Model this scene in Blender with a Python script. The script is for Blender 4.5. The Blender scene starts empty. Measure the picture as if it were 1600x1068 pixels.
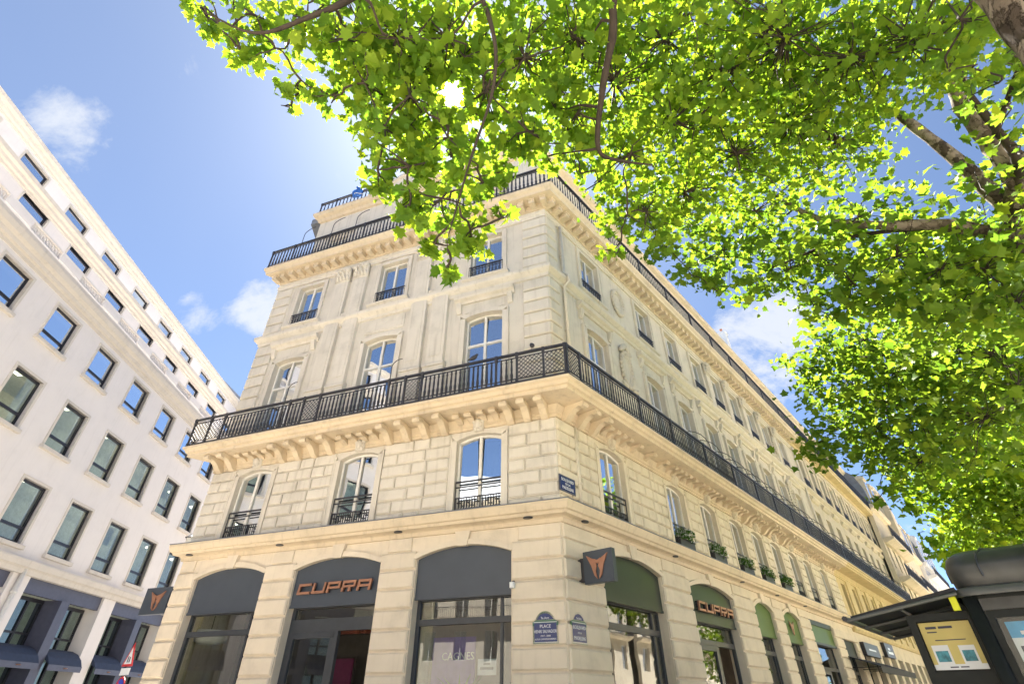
import bpy, bmesh, math, random
import numpy as np
from mathutils import Vector, Matrix
R = math.radians
random.seed(7); RNG = np.random.default_rng(7)
scene = bpy.context.scene
COL = scene.collection

# ------------------------------------------------------------------ camera
EYE = 1.6; FPX = 788.0; PITCH = R(35.588)
cam = bpy.data.cameras.new('camera'); cam.sensor_width = 36; cam.lens = 36*FPX/1600
cam.clip_end = 3000; cam.clip_start = .05
camo = bpy.data.objects.new('camera', cam); COL.objects.link(camo)
camo.location = (0, 0, EYE); camo.rotation_euler = (R(90)+PITCH, 0, 0)
scene.camera = camo

# ------------------------------------------------------------------ light
SUN_EL, SUN_AZ = R(61.17), R(-12.48)
S = Vector((math.sin(SUN_AZ)*math.cos(SUN_EL), math.cos(SUN_AZ)*math.cos(SUN_EL), math.sin(SUN_EL)))
sun = bpy.data.lights.new('sun', 'SUN'); sun.energy = 5.0; sun.angle = R(.53); sun.color = (1, .93, .82)
suno = bpy.data.objects.new('sun', sun); COL.objects.link(suno)
suno.rotation_euler = S.to_track_quat('Z', 'Y').to_euler(); suno.location = (0, 0, 60)
SKY_STRENGTH = .05; CLOUD = 2.9
world = bpy.data.worlds.new('World'); scene.world = world; world.use_nodes = True

def build_world():
    nt = world.node_tree; n = nt.nodes; n.clear(); L = nt.links.new
    out = n.new('ShaderNodeOutputWorld'); bg = n.new('ShaderNodeBackground'); bg.inputs[1].default_value = SKY_STRENGTH
    sky = n.new('ShaderNodeTexSky'); sky.sky_type = 'NISHITA'; sky.sun_disc = False
    sky.sun_elevation = SUN_EL; sky.sun_rotation = SUN_AZ; sky.air_density = .40; sky.dust_density = .3; sky.ozone_density = 1.5
    tn = n.new('ShaderNodeVectorMath'); tn.operation = 'MULTIPLY'; tn.inputs[1].default_value = (.87, .97, 1.0); L(sky.outputs[0], tn.inputs[0])
    tc = n.new('ShaderNodeTexCoord')
    # cloud field: noise on the direction projected on a flat layer
    sep = n.new('ShaderNodeSeparateXYZ'); L(tc.outputs['Generated'], sep.inputs[0])
    add = n.new('ShaderNodeMath'); add.operation = 'MAXIMUM'; add.inputs[1].default_value = .0; L(sep.outputs[2], add.inputs[0])
    ad2 = n.new('ShaderNodeMath'); ad2.inputs[1].default_value = .25; L(add.outputs[0], ad2.inputs[0])
    comb = n.new('ShaderNodeCombineXYZ')
    for i in range(2):
        d = n.new('ShaderNodeMath'); d.operation = 'DIVIDE'; L(sep.outputs[i], d.inputs[0]); L(ad2.outputs[0], d.inputs[1]); L(d.outputs[0], comb.inputs[i])
    nz = n.new('ShaderNodeTexNoise'); nz.inputs['Scale'].default_value = 3.6; nz.inputs['Detail'].default_value = 12; nz.inputs['Roughness'].default_value = .66; nz.inputs['Distortion'].default_value = .35
    mp = n.new('ShaderNodeMapping'); mp.inputs['Location'].default_value = CLOUD_OFF; L(comb.outputs[0], mp.inputs[0]); L(mp.outputs[0], nz.inputs['Vector'])
    # a few larger cloud banks
    acc = None
    for (dx, dy, dz, rad, amp) in CLOUD_BANKS:
        v = Vector((dx, dy, dz)).normalized()
        dot = n.new('ShaderNodeVectorMath'); dot.operation = 'DOT_PRODUCT'; dot.inputs[1].default_value = v
        nrm = n.new('ShaderNodeVectorMath'); nrm.operation = 'NORMALIZE'; L(tc.outputs['Generated'], nrm.inputs[0]); L(nrm.outputs[0], dot.inputs[0])
        mr = n.new('ShaderNodeMapRange'); mr.interpolation_type = 'SMOOTHSTEP'
        mr.inputs[1].default_value = math.cos(R(rad)); mr.inputs[2].default_value = 1.0; mr.inputs[3].default_value = 0; mr.inputs[4].default_value = amp
        L(dot.outputs['Value'], mr.inputs[0])
        if acc is None: acc = mr.outputs[0]
        else:
            m = n.new('ShaderNodeMath'); L(acc, m.inputs[0]); L(mr.outputs[0], m.inputs[1]); acc = m.outputs[0]
    sm = n.new('ShaderNodeMath'); L(nz.outputs['Fac'], sm.inputs[0]); L(acc, sm.inputs[1])
    cr = n.new('ShaderNodeMapRange'); cr.interpolation_type = 'SMOOTHSTEP'; cr.inputs[1].default_value = .63; cr.inputs[2].default_value = .84; cr.inputs[4].default_value = .8
    vn = n.new('ShaderNodeTexNoise'); vn.inputs['Scale'].default_value = 1.1; vn.inputs['Detail'].default_value = 6; vn.inputs['Distortion'].default_value = .8; L(comb.outputs[0], vn.inputs['Vector'])
    vr = n.new('ShaderNodeMapRange'); vr.inputs[1].default_value = .3; vr.inputs[2].default_value = .75; vr.inputs[3].default_value = .03; vr.inputs[4].default_value = .12; L(vn.outputs['Fac'], vr.inputs[0])
    mxx = n.new('ShaderNodeMath'); mxx.operation = 'MAXIMUM'; L(vr.outputs[0], mxx.inputs[1])
    L(sm.outputs[0], cr.inputs[0]); L(cr.outputs[0], mxx.inputs[0])
    mix = n.new('ShaderNodeMix'); mix.data_type = 'RGBA'
    L(mxx.outputs[0], mix.inputs['Factor']); L(tn.outputs[0], mix.inputs['A']); mix.inputs['B'].default_value = (CLOUD*.97, CLOUD, CLOUD*1.05, 1)
    # the visible sun: a small bright disc with a tight aureole
    dot = n.new('ShaderNodeVectorMath'); dot.operation = 'DOT_PRODUCT'; dot.inputs[1].default_value = S
    nrm = n.new('ShaderNodeVectorMath'); nrm.operation = 'NORMALIZE'; L(tc.outputs['Generated'], nrm.inputs[0]); L(nrm.outputs[0], dot.inputs[0])
    mr = n.new('ShaderNodeMapRange'); mr.interpolation_type = 'SMOOTHSTEP'; mr.inputs[1].default_value = math.cos(R(1.3)); mr.inputs[2].default_value = math.cos(R(.5)); mr.inputs[4].default_value = 160
    L(dot.outputs['Value'], mr.inputs[0])
    m2 = n.new('ShaderNodeMix'); m2.data_type = 'RGBA'; m2.blend_type = 'ADD'; m2.inputs['Factor'].default_value = 1
    L(mix.outputs['Result'], m2.inputs['A']); L(mr.outputs[0], m2.inputs['B'])
    L(m2.outputs['Result'], bg.inputs[0]); L(bg.outputs[0], out.inputs[0])

def pix(x, y):
    """direction of a photograph pixel (for laying out the sky and the crowns)"""
    u = (x-800)/FPX; v = (534-y)/FPX; c, s = math.cos(PITCH), math.sin(PITCH)
    return Vector((u, c-v*s, s+v*c))
def at(x, y, d): return Vector((0, 0, EYE)) + pix(x, y).normalized()*d
CLOUD_OFF = (3.1, 1.7, 0)
CLOUD_BANKS = [(*pix(85, 200), 6, .17), (*pix(418, 480), 4.5, .34), (*pix(310, 490), 3.5, .13), (*pix(1185, 545), 8, .24), (*pix(1260, 480), 6, .13), (*pix(540, 225), 7, .12), (*pix(1480, 830), 9, .10)]
build_world()
vs = scene.view_settings; vs.view_transform = 'Standard'; vs.look = 'None'; vs.gamma = 1; vs.exposure = 2.8
scene.cycles.use_denoising = True; scene.cycles.max_bounces = 10; scene.cycles.diffuse_bounces = 4; scene.cycles.glossy_bounces = 4
scene.cycles.transmission_bounces = 6; scene.cycles.transparent_max_bounces = 16; scene.cycles.caustics_reflective = False; scene.cycles.caustics_refractive = False
scene.cycles.sample_clamp_indirect = 8

# ------------------------------------------------------------------ materials
def nodemat(name):
    m = bpy.data.materials.new(name); m.use_nodes = True; nt = m.node_tree
    return m, nt, nt.nodes['Principled BSDF'], nt.nodes.new, nt.links.new
def ramp(new, pts):
    r = new('ShaderNodeValToRGB'); e = r.color_ramp.elements
    while len(e) < len(pts): e.new(.5)
    for el, (p, c) in zip(e, pts): el.position = p; el.color = (*c, 1)
    return r
def plain(name, col, rough=.6, metal=0, var=.12, scale=6, bump=.0, spec=.4):
    m, nt, b, new, L = nodemat(name)
    tc = new('ShaderNodeNewGeometry'); nz = new('ShaderNodeTexNoise'); nz.inputs['Scale'].default_value = scale; nz.inputs['Detail'].default_value = 6
    L(tc.outputs['Position'], nz.inputs['Vector'])
    r = ramp(new, [(.3, [c*(1-var) for c in col]), (.7, [min(1, c*(1+var)) for c in col])]); L(nz.outputs['Fac'], r.inputs[0]); L(r.outputs[0], b.inputs['Base Color'])
    b.inputs['Roughness'].default_value = rough; b.inputs['Metallic'].default_value = metal; b.inputs['Specular IOR Level'].default_value = spec
    if bump:
        n2 = new('ShaderNodeTexNoise'); n2.inputs['Scale'].default_value = scale*8; n2.inputs['Detail'].default_value = 4; L(tc.outputs['Position'], n2.inputs['Vector'])
        bp = new('ShaderNodeBump'); bp.inputs['Strength'].default_value = bump; bp.inputs['Distance'].default_value = .02; L(n2.outputs['Fac'], bp.inputs['Height']); L(bp.outputs[0], b.inputs['Normal'])
    return m
def stone(name, col, streak=.22, tint=.035, mott=.2):
    """limestone: per-block tint, mottling, rain streaks with their own shape, fine grain"""
    m, nt, b, new, L = nodemat(name)
    g = new('ShaderNodeNewGeometry'); oi = new('ShaderNodeObjectInfo')
    n1 = new('ShaderNodeTexNoise'); n1.inputs['Scale'].default_value = 1.3; n1.inputs['Detail'].default_value = 8; n1.inputs['Roughness'].default_value = .65; L(g.outputs['Position'], n1.inputs['Vector'])
    mp = new('ShaderNodeMapping'); mp.inputs['Scale'].default_value = (5, 5, .35); L(g.outputs['Position'], mp.inputs[0])
    n2 = new('ShaderNodeTexNoise'); n2.inputs['Scale'].default_value = 1.6; n2.inputs['Detail'].default_value = 5; L(mp.outputs[0], n2.inputs['Vector'])
    r1 = ramp(new, [(.25, [c*(1-mott) for c in col]), (.48, col), (.8, [min(1, c*(1+mott/2)) for c in col])]); L(n1.outputs['Fac'], r1.inputs[0])
    r2 = ramp(new, [(.55, (1, 1, 1)), (.78, (1-streak, 1-streak*1.05, 1-streak*1.1))]); L(n2.outputs['Fac'], r2.inputs[0])
    mx = new('ShaderNodeMix'); mx.data_type = 'RGBA'; mx.blend_type = 'MULTIPLY'; mx.inputs['Factor'].default_value = 1
    L(r1.outputs[0], mx.inputs['A']); L(r2.outputs[0], mx.inputs['B'])
    mr = new('ShaderNodeMapRange'); mr.inputs[3].default_value = 1-tint; mr.inputs[4].default_value = 1+tint; L(oi.outputs['Random'], mr.inputs[0])
    m2 = new('ShaderNodeVectorMath'); m2.operation = 'SCALE'; L(mx.outputs['Result'], m2.inputs[0]); L(mr.outputs[0], m2.inputs['Scale'])
    L(m2.outputs[0], b.inputs['Base Color']); b.inputs['Roughness'].default_value = .85; b.inputs['Specular IOR Level'].default_value = .25
    n3 = new('ShaderNodeTexNoise'); n3.inputs['Scale'].default_value = 28; n3.inputs['Detail'].default_value = 6; L(g.outputs['Position'], n3.inputs['Vector'])
    bp = new('ShaderNodeBump'); bp.inputs['Strength'].default_value = .25; bp.inputs['Distance'].default_value = .012; L(n3.outputs['Fac'], bp.inputs['Height']); L(bp.outputs[0], b.inputs['Normal'])
    return m
def glass(name, refl=.5, tint=(.75, .8, .8), wavy=.02):
    m = bpy.data.materials.new(name); m.use_nodes = True; nt = m.node_tree; n = nt.nodes; n.clear(); L = nt.links.new; new = n.new
    out = new('ShaderNodeOutputMaterial'); mix = new('ShaderNodeMixShader'); tr = new('ShaderNodeBsdfTransparent'); gl = new('ShaderNodeBsdfGlossy')
    tr.inputs[0].default_value = (*tint, 1); gl.inputs['Color'].default_value = (.93, .97, 1, 1); gl.inputs['Roughness'].default_value = .005
    fr = new('ShaderNodeFresnel'); fr.inputs[0].default_value = 1.5
    mr = new('ShaderNodeMapRange'); mr.inputs[1].default_value = .0; mr.inputs[3].default_value = refl; mr.inputs[4].default_value = 1; L(fr.outputs[0], mr.inputs[0])
    g = new('ShaderNodeNewGeometry'); nz = new('ShaderNodeTexNoise'); nz.inputs['Scale'].default_value = 1.1; nz.inputs['Detail'].default_value = 1; L(g.outputs['Position'], nz.inputs['Vector'])
    bp = new('ShaderNodeBump'); bp.inputs['Strength'].default_value = wavy; bp.inputs['Distance'].default_value = .1; L(nz.outputs['Fac'], bp.inputs['Height']); L(bp.outputs[0], gl.inputs['Normal'])
    bf = new('ShaderNodeMath'); bf.operation = 'SUBTRACT'; bf.inputs[0].default_value = 1; L(g.outputs['Backfacing'], bf.inputs[1]); mf = new('ShaderNodeMath'); mf.operation = 'MULTIPLY'; L(mr.outputs[0], mf.inputs[0]); L(bf.outputs[0], mf.inputs[1])
    L(mf.outputs[0], mix.inputs[0]); L(tr.outputs[0], mix.inputs[1]); L(gl.outputs[0], mix.inputs[2]); L(mix.outputs[0], out.inputs[0])
    return m
def leafmat(name, dif, tra, fac=.55):
    m = bpy.data.materials.new(name); m.use_nodes = True; nt = m.node_tree; n = nt.nodes; n.clear(); L = nt.links.new; new = n.new
    out = new('ShaderNodeOutputMaterial'); g = new('ShaderNodeNewGeometry'); oi = new('ShaderNodeObjectInfo')
    ad = new('ShaderNodeMath'); L(g.outputs['Random Per Island'], ad.inputs[0]); L(oi.outputs['Random'], ad.inputs[1])
    fx = new('ShaderNodeMath'); fx.operation = 'FRACT'; L(ad.outputs[0], fx.inputs[0])
    def tone(c, a, b_, d):
        r = ramp(new, [(0, [v*w for v, w in zip(c, a)]), (.5, c), (.85, [v*w for v, w in zip(c, b_)]), (1, [v*w for v, w in zip(c, d)])]); L(fx.outputs[0], r.inputs[0]); return r
    df = new('ShaderNodeBsdfPrincipled'); df.inputs['Roughness'].default_value = .5; df.inputs['Specular IOR Level'].default_value = .12
    L(tone(dif, (.6, .7, .8), (1.3, 1.15, 1), (1.7, 1.35, 1.1)).outputs[0], df.inputs['Base Color'])
    tl = new('ShaderNodeBsdfTranslucent'); L(tone(tra, (.55, .72, .8), (1.15, 1.1, 1), (1.4, 1.2, 1.2)).outputs[0], tl.inputs[0])
    mx = new('ShaderNodeMixShader'); mx.inputs[0].default_value = fac; L(df.outputs[0], mx.inputs[1]); L(tl.outputs[0], mx.inputs[2]); L(mx.outputs[0], out.inputs[0])
    return m
def barkmat(name, cols, scale=5):
    """plane bark: flaking plates of three tones with dark crack lines and fine grain"""
    m, nt, b, new, L = nodemat(name)
    g = new('ShaderNodeNewGeometry'); nz = new('ShaderNodeTexNoise'); nz.inputs['Scale'].default_value = scale*1.6; nz.inputs['Detail'].default_value = 9; nz.inputs['Roughness'].default_value = .7; L(g.outputs['Position'], nz.inputs['Vector'])
    sc = new('ShaderNodeVectorMath'); sc.operation = 'SCALE'; sc.inputs['Scale'].default_value = .55/scale*3; L(nz.outputs['Color'], sc.inputs[0]); ad = new('ShaderNodeVectorMath'); L(g.outputs['Position'], ad.inputs[0]); L(sc.outputs[0], ad.inputs[1])
    v = new('ShaderNodeTexVoronoi'); v.inputs['Scale'].default_value = scale; L(ad.outputs[0], v.inputs['Vector'])
    ed = new('ShaderNodeTexVoronoi'); ed.feature = 'DISTANCE_TO_EDGE'; ed.inputs['Scale'].default_value = scale; L(ad.outputs[0], ed.inputs['Vector'])
    sp = new('ShaderNodeSeparateColor'); L(v.outputs['Color'], sp.inputs[0])
    r = ramp(new, [(.1, cols[0]), (.35, cols[1]), (.7, cols[2])]); L(sp.outputs[0], r.inputs[0])
    er = ramp(new, [(.0, (.35, .3, .27)), (.035, (1, 1, 1))]); L(ed.outputs['Distance'], er.inputs[0])
    fr = ramp(new, [(.3, (.72, .7, .68)), (.65, (1.0, 1.0, 1.0))]); L(nz.outputs['Fac'], fr.inputs[0])
    m1 = new('ShaderNodeMix'); m1.data_type = 'RGBA'; m1.blend_type = 'MULTIPLY'; m1.inputs['Factor'].default_value = 1; L(r.outputs[0], m1.inputs['A']); L(er.outputs[0], m1.inputs['B'])
    m2 = new('ShaderNodeMix'); m2.data_type = 'RGBA'; m2.blend_type = 'MULTIPLY'; m2.inputs['Factor'].default_value = 1; L(m1.outputs['Result'], m2.inputs['A']); L(fr.outputs[0], m2.inputs['B'])
    L(m2.outputs['Result'], b.inputs['Base Color']); b.inputs['Roughness'].default_value = .9; b.inputs['Specular IOR Level'].default_value = .15
    mn = new('ShaderNodeMath'); mn.operation = 'MINIMUM'; mn.inputs[1].default_value = .06; L(ed.outputs['Distance'], mn.inputs[0]); m3 = new('ShaderNodeMath'); m3.operation = 'MULTIPLY_ADD'; m3.inputs[1].default_value = .12; L(nz.outputs['Fac'], m3.inputs[0]); L(mn.outputs[0], m3.inputs[2])
    bp = new('ShaderNodeBump'); bp.inputs['Strength'].default_value = .9; bp.inputs['Distance'].default_value = .12; L(m3.outputs[0], bp.inputs['Height']); L(bp.outputs[0], b.inputs['Normal'])
    return m

M = dict(
    stone_up=stone('upper_limestone', (.64, .60, .53)), stone_lo=stone('ground_limestone', (.67, .59, .475), .10), stone_b=stone('yellow_lit_limestone', (.64, .58, .465)),  # stone_b: same stone, yellow light off the trees put into its colour
    cornice=stone('cornice_limestone', (.64, .54, .40), .2), stone_far=stone('far_limestone', (.60, .53, .40)), stone_opp=stone('opposite_limestone', (.66, .60, .50)),
    render=stone('white_facade_stone', (.75, .715, .70), .05, .03, .06), render_trim=stone('cream_trim_stone', (.63, .585, .53), .14, .03, .1),
    white=plain('white_window_paint', (.72, .71, .68), .4, var=.05), iron=plain('dark_ironwork', (.035, .035, .042), .45, var=.2, spec=.5),
    dark_frame=plain('dark_window_metal', (.02, .021, .03), .4, var=.15), shop_frame=plain('shopfront_metal', (.045, .05, .06), .35, var=.1),
    panel=plain('grey_fascia_metal', (.058, .070, .092), .32, var=.08, scale=2), panel2=plain('dark_green_fascia', (.028, .038, .034), .28, var=.08, scale=2), panel3=plain('foliage_tint_fascia', (.065, .12, .022), .4, var=.1, scale=2),  # panel3: green reflection of the trees put into the base colour
    copper=plain('copper_letters', (.40, .20, .13), .4, .5, var=.08), blue=plain('navy_awning_cloth', (.028, .04, .075), .7, var=.12), navy=plain('slate_blue_panel', (.075, .08, .12), .5, var=.1),
    plate_blue=plain('enamel_blue', (.025, .04, .15), .25, var=.06), plate_green=plain('enamel_green', (.04, .13, .08), .3, var=.1), enamel_white=plain('enamel_white', (.75, .77, .8), .35, var=.03),
    zinc=plain('zinc_roof', (.16, .18, .22), .45, var=.15, scale=3), dark=plain('dark_interior', (.06, .055, .05), .8), room=plain('pale_interior', (.36, .32, .26), .8), curtain=plain('white_curtain', (.62, .62, .6), .85, var=.08, scale=12),
    pipe=plain('cream_pipe_paint', (.62, .57, .47), .5, var=.06), pot=plain('terracotta_pots', (.32, .14, .09), .8), plaster=plain('white_plaster', (.66, .67, .68), .8, var=.06, scale=1.5),
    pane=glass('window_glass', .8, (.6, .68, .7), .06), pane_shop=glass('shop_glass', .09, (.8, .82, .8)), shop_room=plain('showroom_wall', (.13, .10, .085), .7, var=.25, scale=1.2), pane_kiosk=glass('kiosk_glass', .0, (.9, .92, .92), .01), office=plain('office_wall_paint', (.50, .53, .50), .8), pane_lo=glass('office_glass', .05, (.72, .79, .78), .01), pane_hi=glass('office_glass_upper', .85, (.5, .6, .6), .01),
    kiosk=plain('kiosk_dark_green', (.014, .017, .017), .5, var=.2, spec=.2), kiosk_roof=plain('kiosk_roof_metal', (.05, .053, .055), .33, .3, var=.35, scale=3), rim=plain('kiosk_rim', (.10, .105, .105), .4, .3), tarp=plain('black_awning_cloth', (.018, .018, .022), .7),
    yellow=plain('yellow_poster', (.55, .45, .15), .5, var=.1, scale=3), cyan=plain('cyan_print', (.02, .32, .62), .5), paper=plain('white_paper', (.7, .72, .74), .5, var=.04), ink=plain('dark_ink', (.05, .05, .08), .6), magenta=plain('magenta_print', (.15, .025, .08), .5), teal=plain('teal_photo', (.05, .22, .28), .5, var=.5, scale=20), violet=plain('violet_display', (.12, .05, .32), .5), ceiling_lamp=None, lime=plain('yellow_green_strip', (.68, .70, .02), .5),
    red=plain('sign_red', (.5, .03, .035), .4), signblue=plain('sign_blue', (.03, .06, .45), .4), bluebag=plain('blue_tarpaulin', (.03, .12, .42), .6), lamp_glass=plain('lamp_glass', (.5, .5, .48), .2),
    paving=plain('bounce_paving', (.62, .55, .45), .8, var=.15, scale=.7), asphalt=plain('asphalt', (.16, .155, .15), .85, var=.2), kerb=plain('granite_kerb', (.3, .29, .28), .8), sandstone=plain('ochre_stone', (.58, .47, .26), .8, var=.1, scale=2), bird=plain('bird_feathers', (.05, .05, .06), .7), petal=plain('white_petals', (.75, .75, .72), .6), rust=plain('red_slats', (.16, .045, .025), .5), cream=plain('cream_column', (.52, .46, .30), .7),
    leaf=leafmat('plane_leaf', (.128, .235, .028), (.245, .37, .018), .55), leaf2=leafmat('plane_leaf_darker', (.118, .215, .03), (.21, .325, .02), .52), leaf_s=leafmat('box_plant_leaf', (.05, .13, .03), (.15, .3, .05), .35),  # leaf2: slightly darker leaf colour for the second and third trees
    bark=barkmat('plane_bark', [(.06, .048, .04), (.14, .115, .095), (.25, .215, .185)], 6.5), twig=plain('twig_bark', (.030, .022, .017), .85, var=.3, scale=9),
)

def lampmat(name, col, st):
    m, nt, b, new, L = nodemat(name); b.inputs['Base Color'].default_value = (.8, .8, .8, 1); b.inputs['Emission Color'].default_value = (*col, 1); b.inputs['Emission Strength'].default_value = st; return m
M['ceiling_lamp'] = lampmat('office_ceiling_lamp', (1, .86, .62), 1.3); M['spot'] = lampmat('showroom_spot_lamp', (1, .88, .7), 3.5)
# ------------------------------------------------------------------ mesh helpers
class MB:
    def __init__(s): s.v = []; s.f = []
    def add(s, vs, fs):
        o = len(s.v); s.v += [tuple(p) for p in vs]; s.f += [tuple(i+o for i in f) for f in fs]; return s
    def box(s, x0, x1, y0, y1, z0, z1):
        return s.add([(x0,y0,z0),(x1,y0,z0),(x1,y1,z0),(x0,y1,z0),(x0,y0,z1),(x1,y0,z1),(x1,y1,z1),(x0,y1,z1)], [(0,3,2,1),(4,5,6,7),(0,1,5,4),(1,2,6,5),(2,3,7,6),(3,0,4,7)])
    def chamfer(s, x0, x1, y0, y1, z0, z1, c=.02):
        # front at y0 (towards the street), chamfered front edges
        return s.add([(x0,y0+c,z0),(x1,y0+c,z0),(x1,y1,z0),(x0,y1,z0),(x0,y0+c,z1),(x1,y0+c,z1),(x1,y1,z1),(x0,y1,z1),(x0+c,y0,z0+c),(x1-c,y0,z0+c),(x1-c,y0,z1-c),(x0+c,y0,z1-c)],
            [(0,3,2,1),(4,5,6,7),(1,2,6,5),(2,3,7,6),(3,0,4,7),(8,9,10,11),(0,1,9,8),(1,5,10,9),(5,4,11,10),(4,0,8,11)])
    def prism(s, poly, y0, y1):
        """polygon in (x, z), counter-clockwise seen from the street, from y0 back to y1"""
        n = len(poly)
        return s.add([(x, y0, z) for x, z in poly]+[(x, y1, z) for x, z in poly], [tuple(range(n)), tuple(range(2*n-1, n-1, -1))]+[((i+1) % n, i, i+n, (i+1) % n+n) for i in range(n)])
    def mold(s, prof, x0, x1, m0=0, m1=0):
        """profile in (outward offset, z) run along x with mitred ends"""
        n = len(prof)
        return s.add([(x0-m0*o, -o, z) for o, z in prof]+[(x1+m1*o, -o, z) for o, z in prof], [tuple(range(n)), tuple(range(2*n-1, n-1, -1))]+[((i+1) % n, i, i+n, (i+1) % n+n) for i in range(n)])
    def plan(s, poly, z0, z1):
        n = len(poly)
        return s.add([(x, y, z0) for x, y in poly]+[(x, y, z1) for x, y in poly], [tuple(range(n-1, -1, -1)), tuple(range(n, 2*n))]+[(i, (i+1) % n, (i+1) % n+n, i+n) for i in range(n)])
    def tube(s, pts, rad, n=6, cap=True):
        pts = [Vector(p) for p in pts]; rad = rad if isinstance(rad, (list, tuple)) else [rad]*len(pts); vs = []; a = None
        for i, p in enumerate(pts):
            t = (pts[min(i+1, len(pts)-1)]-pts[max(i-1, 0)]).normalized()
            a = (t.orthogonal() if a is None else (a-t*a.dot(t))).normalized(); b = t.cross(a)
            vs += [p+(a*math.cos(k*2*math.pi/n)+b*math.sin(k*2*math.pi/n))*rad[i] for k in range(n)]
        fs = [(i*n+k, i*n+(k+1) % n, (i+1)*n+(k+1) % n, (i+1)*n+k) for i in range(len(pts)-1) for k in range(n)]
        if cap: fs += [tuple(range(n-1, -1, -1)), tuple(range((len(pts)-1)*n, len(pts)*n))]
        return s.add(vs, fs)
    def lathe(s, prof, n=8, c=(0, 0, 0), ph=0, sx=1, sy=1):
        vs = [(c[0]+r*sx*math.cos(ph+k*2*math.pi/n), c[1]+r*sy*math.sin(ph+k*2*math.pi/n), c[2]+z) for r, z in prof for k in range(n)]
        fs = [(i*n+k, i*n+(k+1) % n, (i+1)*n+(k+1) % n, (i+1)*n+k) for i in range(len(prof)-1) for k in range(n)]
        fs += [tuple(range(n-1, -1, -1)), tuple(range((len(prof)-1)*n, len(prof)*n))]
        return s.add(vs, fs)
    def blob(s, c, r, seed=0, n=7, m=5, amp=.15):
        rg = random.Random(seed); r = r if isinstance(r, (tuple, list)) else (r, r, r); vs = [(c[0], c[1], c[2]-r[2])]
        for i in range(1, m):
            th = math.pi*i/m
            for k in range(n):
                q = 1+rg.uniform(-amp, amp); vs.append((c[0]+r[0]*q*math.sin(th)*math.cos(2*math.pi*k/n), c[1]+r[1]*q*math.sin(th)*math.sin(2*math.pi*k/n), c[2]-r[2]*q*math.cos(th)))
        vs.append((c[0], c[1], c[2]+r[2])); e = len(vs)-1
        fs = [(0, 1+(k+1) % n, 1+k) for k in range(n)]+[(1+i*n+k, 1+i*n+(k+1) % n, 1+(i+1)*n+(k+1) % n, 1+(i+1)*n+k) for i in range(m-2) for k in range(n)]+[(e, 1+(m-2)*n+k, 1+(m-2)*n+(k+1) % n) for k in range(n)]
        return s.add(vs, fs)
    def mesh(s, name, mat, smooth=False):
        me = bpy.data.meshes.new(name); me.from_pydata(s.v, [], s.f); me.update()
        bm = bmesh.new(); bm.from_mesh(me); bmesh.ops.recalc_face_normals(bm, faces=bm.faces); bm.to_mesh(me); bm.free()
        me.materials.append(M[mat])
        if smooth: me.polygons.foreach_set('use_smooth', [True]*len(me.polygons))
        return me
def put(name, me, parent=None, loc=(0, 0, 0), rz=0, scale=None):
    o = bpy.data.objects.new(name, me); COL.objects.link(o); o.parent = parent; o.location = loc; o.rotation_euler = (0, 0, rz)
    if scale: o.scale = scale
    return o
def tag(o, label, cat=None, group=None, kind=None):
    o['label'] = label
    if cat: o['category'] = cat
    if group: o['group'] = group
    if kind: o['kind'] = kind
    return o
def thing(name, label, cat, loc=(0, 0, 0), rz=0, group=None):
    return tag(put(name, None, None, loc, rz), label, cat, group)
def text_mesh(body, size, mat, ext=.004, align='CENTER', font_scale_x=1.0):
    cu = bpy.data.curves.new('t', 'FONT'); cu.body = body; cu.size = size; cu.extrude = ext; cu.align_x = align; cu.align_y = 'CENTER'; cu.resolution_u = 2
    o = bpy.data.objects.new('t', cu); COL.objects.link(o); bpy.context.view_layer.update()
    me = bpy.data.meshes.new_from_object(o.evaluated_get(bpy.context.evaluated_depsgraph_get()))
    bpy.data.objects.remove(o); bpy.data.curves.remove(cu)
    for v in me.vertices: x, y, z = v.co; v.co = (x*font_scale_x, -z, y)     # stands upright, faces -y
    me.materials.clear(); me.materials.append(M[mat]); return me
def arch(x0, x1, zs, rise, n=12):
    """points of a segmental arch from left to right"""
    if rise <= 0: return [(x0, zs), (x1, zs)]
    w = (x1-x0)/2; r = (w*w+rise*rise)/(2*rise); cx = (x0+x1)/2; cz = zs+rise-r
    a = math.asin(min(1, w/r)); return [(cx+r*math.sin(-a+2*a*i/n), cz+r*math.cos(-a+2*a*i/n)) for i in range(n+1)]
def wall_band(mb, x0, x1, z0, z1, ops, y0=0, y1=.45):
    """a storey of wall with openings (xa, xb, za, zspring, rise)"""
    x = x0
    for xa, xb, za, zs, rise in sorted(ops):
        if xa > x: mb.box(x, xa, y0, y1, z0, z1)
        if za > z0: mb.box(xa, xb, y0, y1, z0, za)
        if zs < z1:
            p = arch(xa, xb, zs, rise); top = max(q[1] for q in p)
            if z1 > top:
                for (a, za_), (b, zb_) in zip(p[:-1], p[1:]): mb.prism([(a, za_), (b, zb_), (b, z1), (a, z1)], y0, y1)
        x = xb
    if x < x1: mb.box(x, x1, y0, y1, z0, z1)
def offset_poly(poly, d):
    out = []; n = len(poly)      # poly counter-clockwise; moves edges inwards by d (or a list)
    ds = d if isinstance(d, (list, tuple)) else [d]*n
    for i in range(n):
        p0, p1, p2 = Vector(poly[i-1]), Vector(poly[i]), Vector(poly[(i+1) % n])
        e1 = (p1-p0).normalized(); e2 = (p2-p1).normalized(); n1 = Vector((-e1.y, e1.x)); n2 = Vector((-e2.y, e2.x))
        a = p1+n1*ds[i-1]; b = p1+n2*ds[i]; den = e1.x*e2.y-e1.y*e2.x; t = ((b-a).x*e2.y-(b-a).y*e2.x)/den; q = a+e1*t; out.append((q.x, q.y))
    return out

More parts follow.
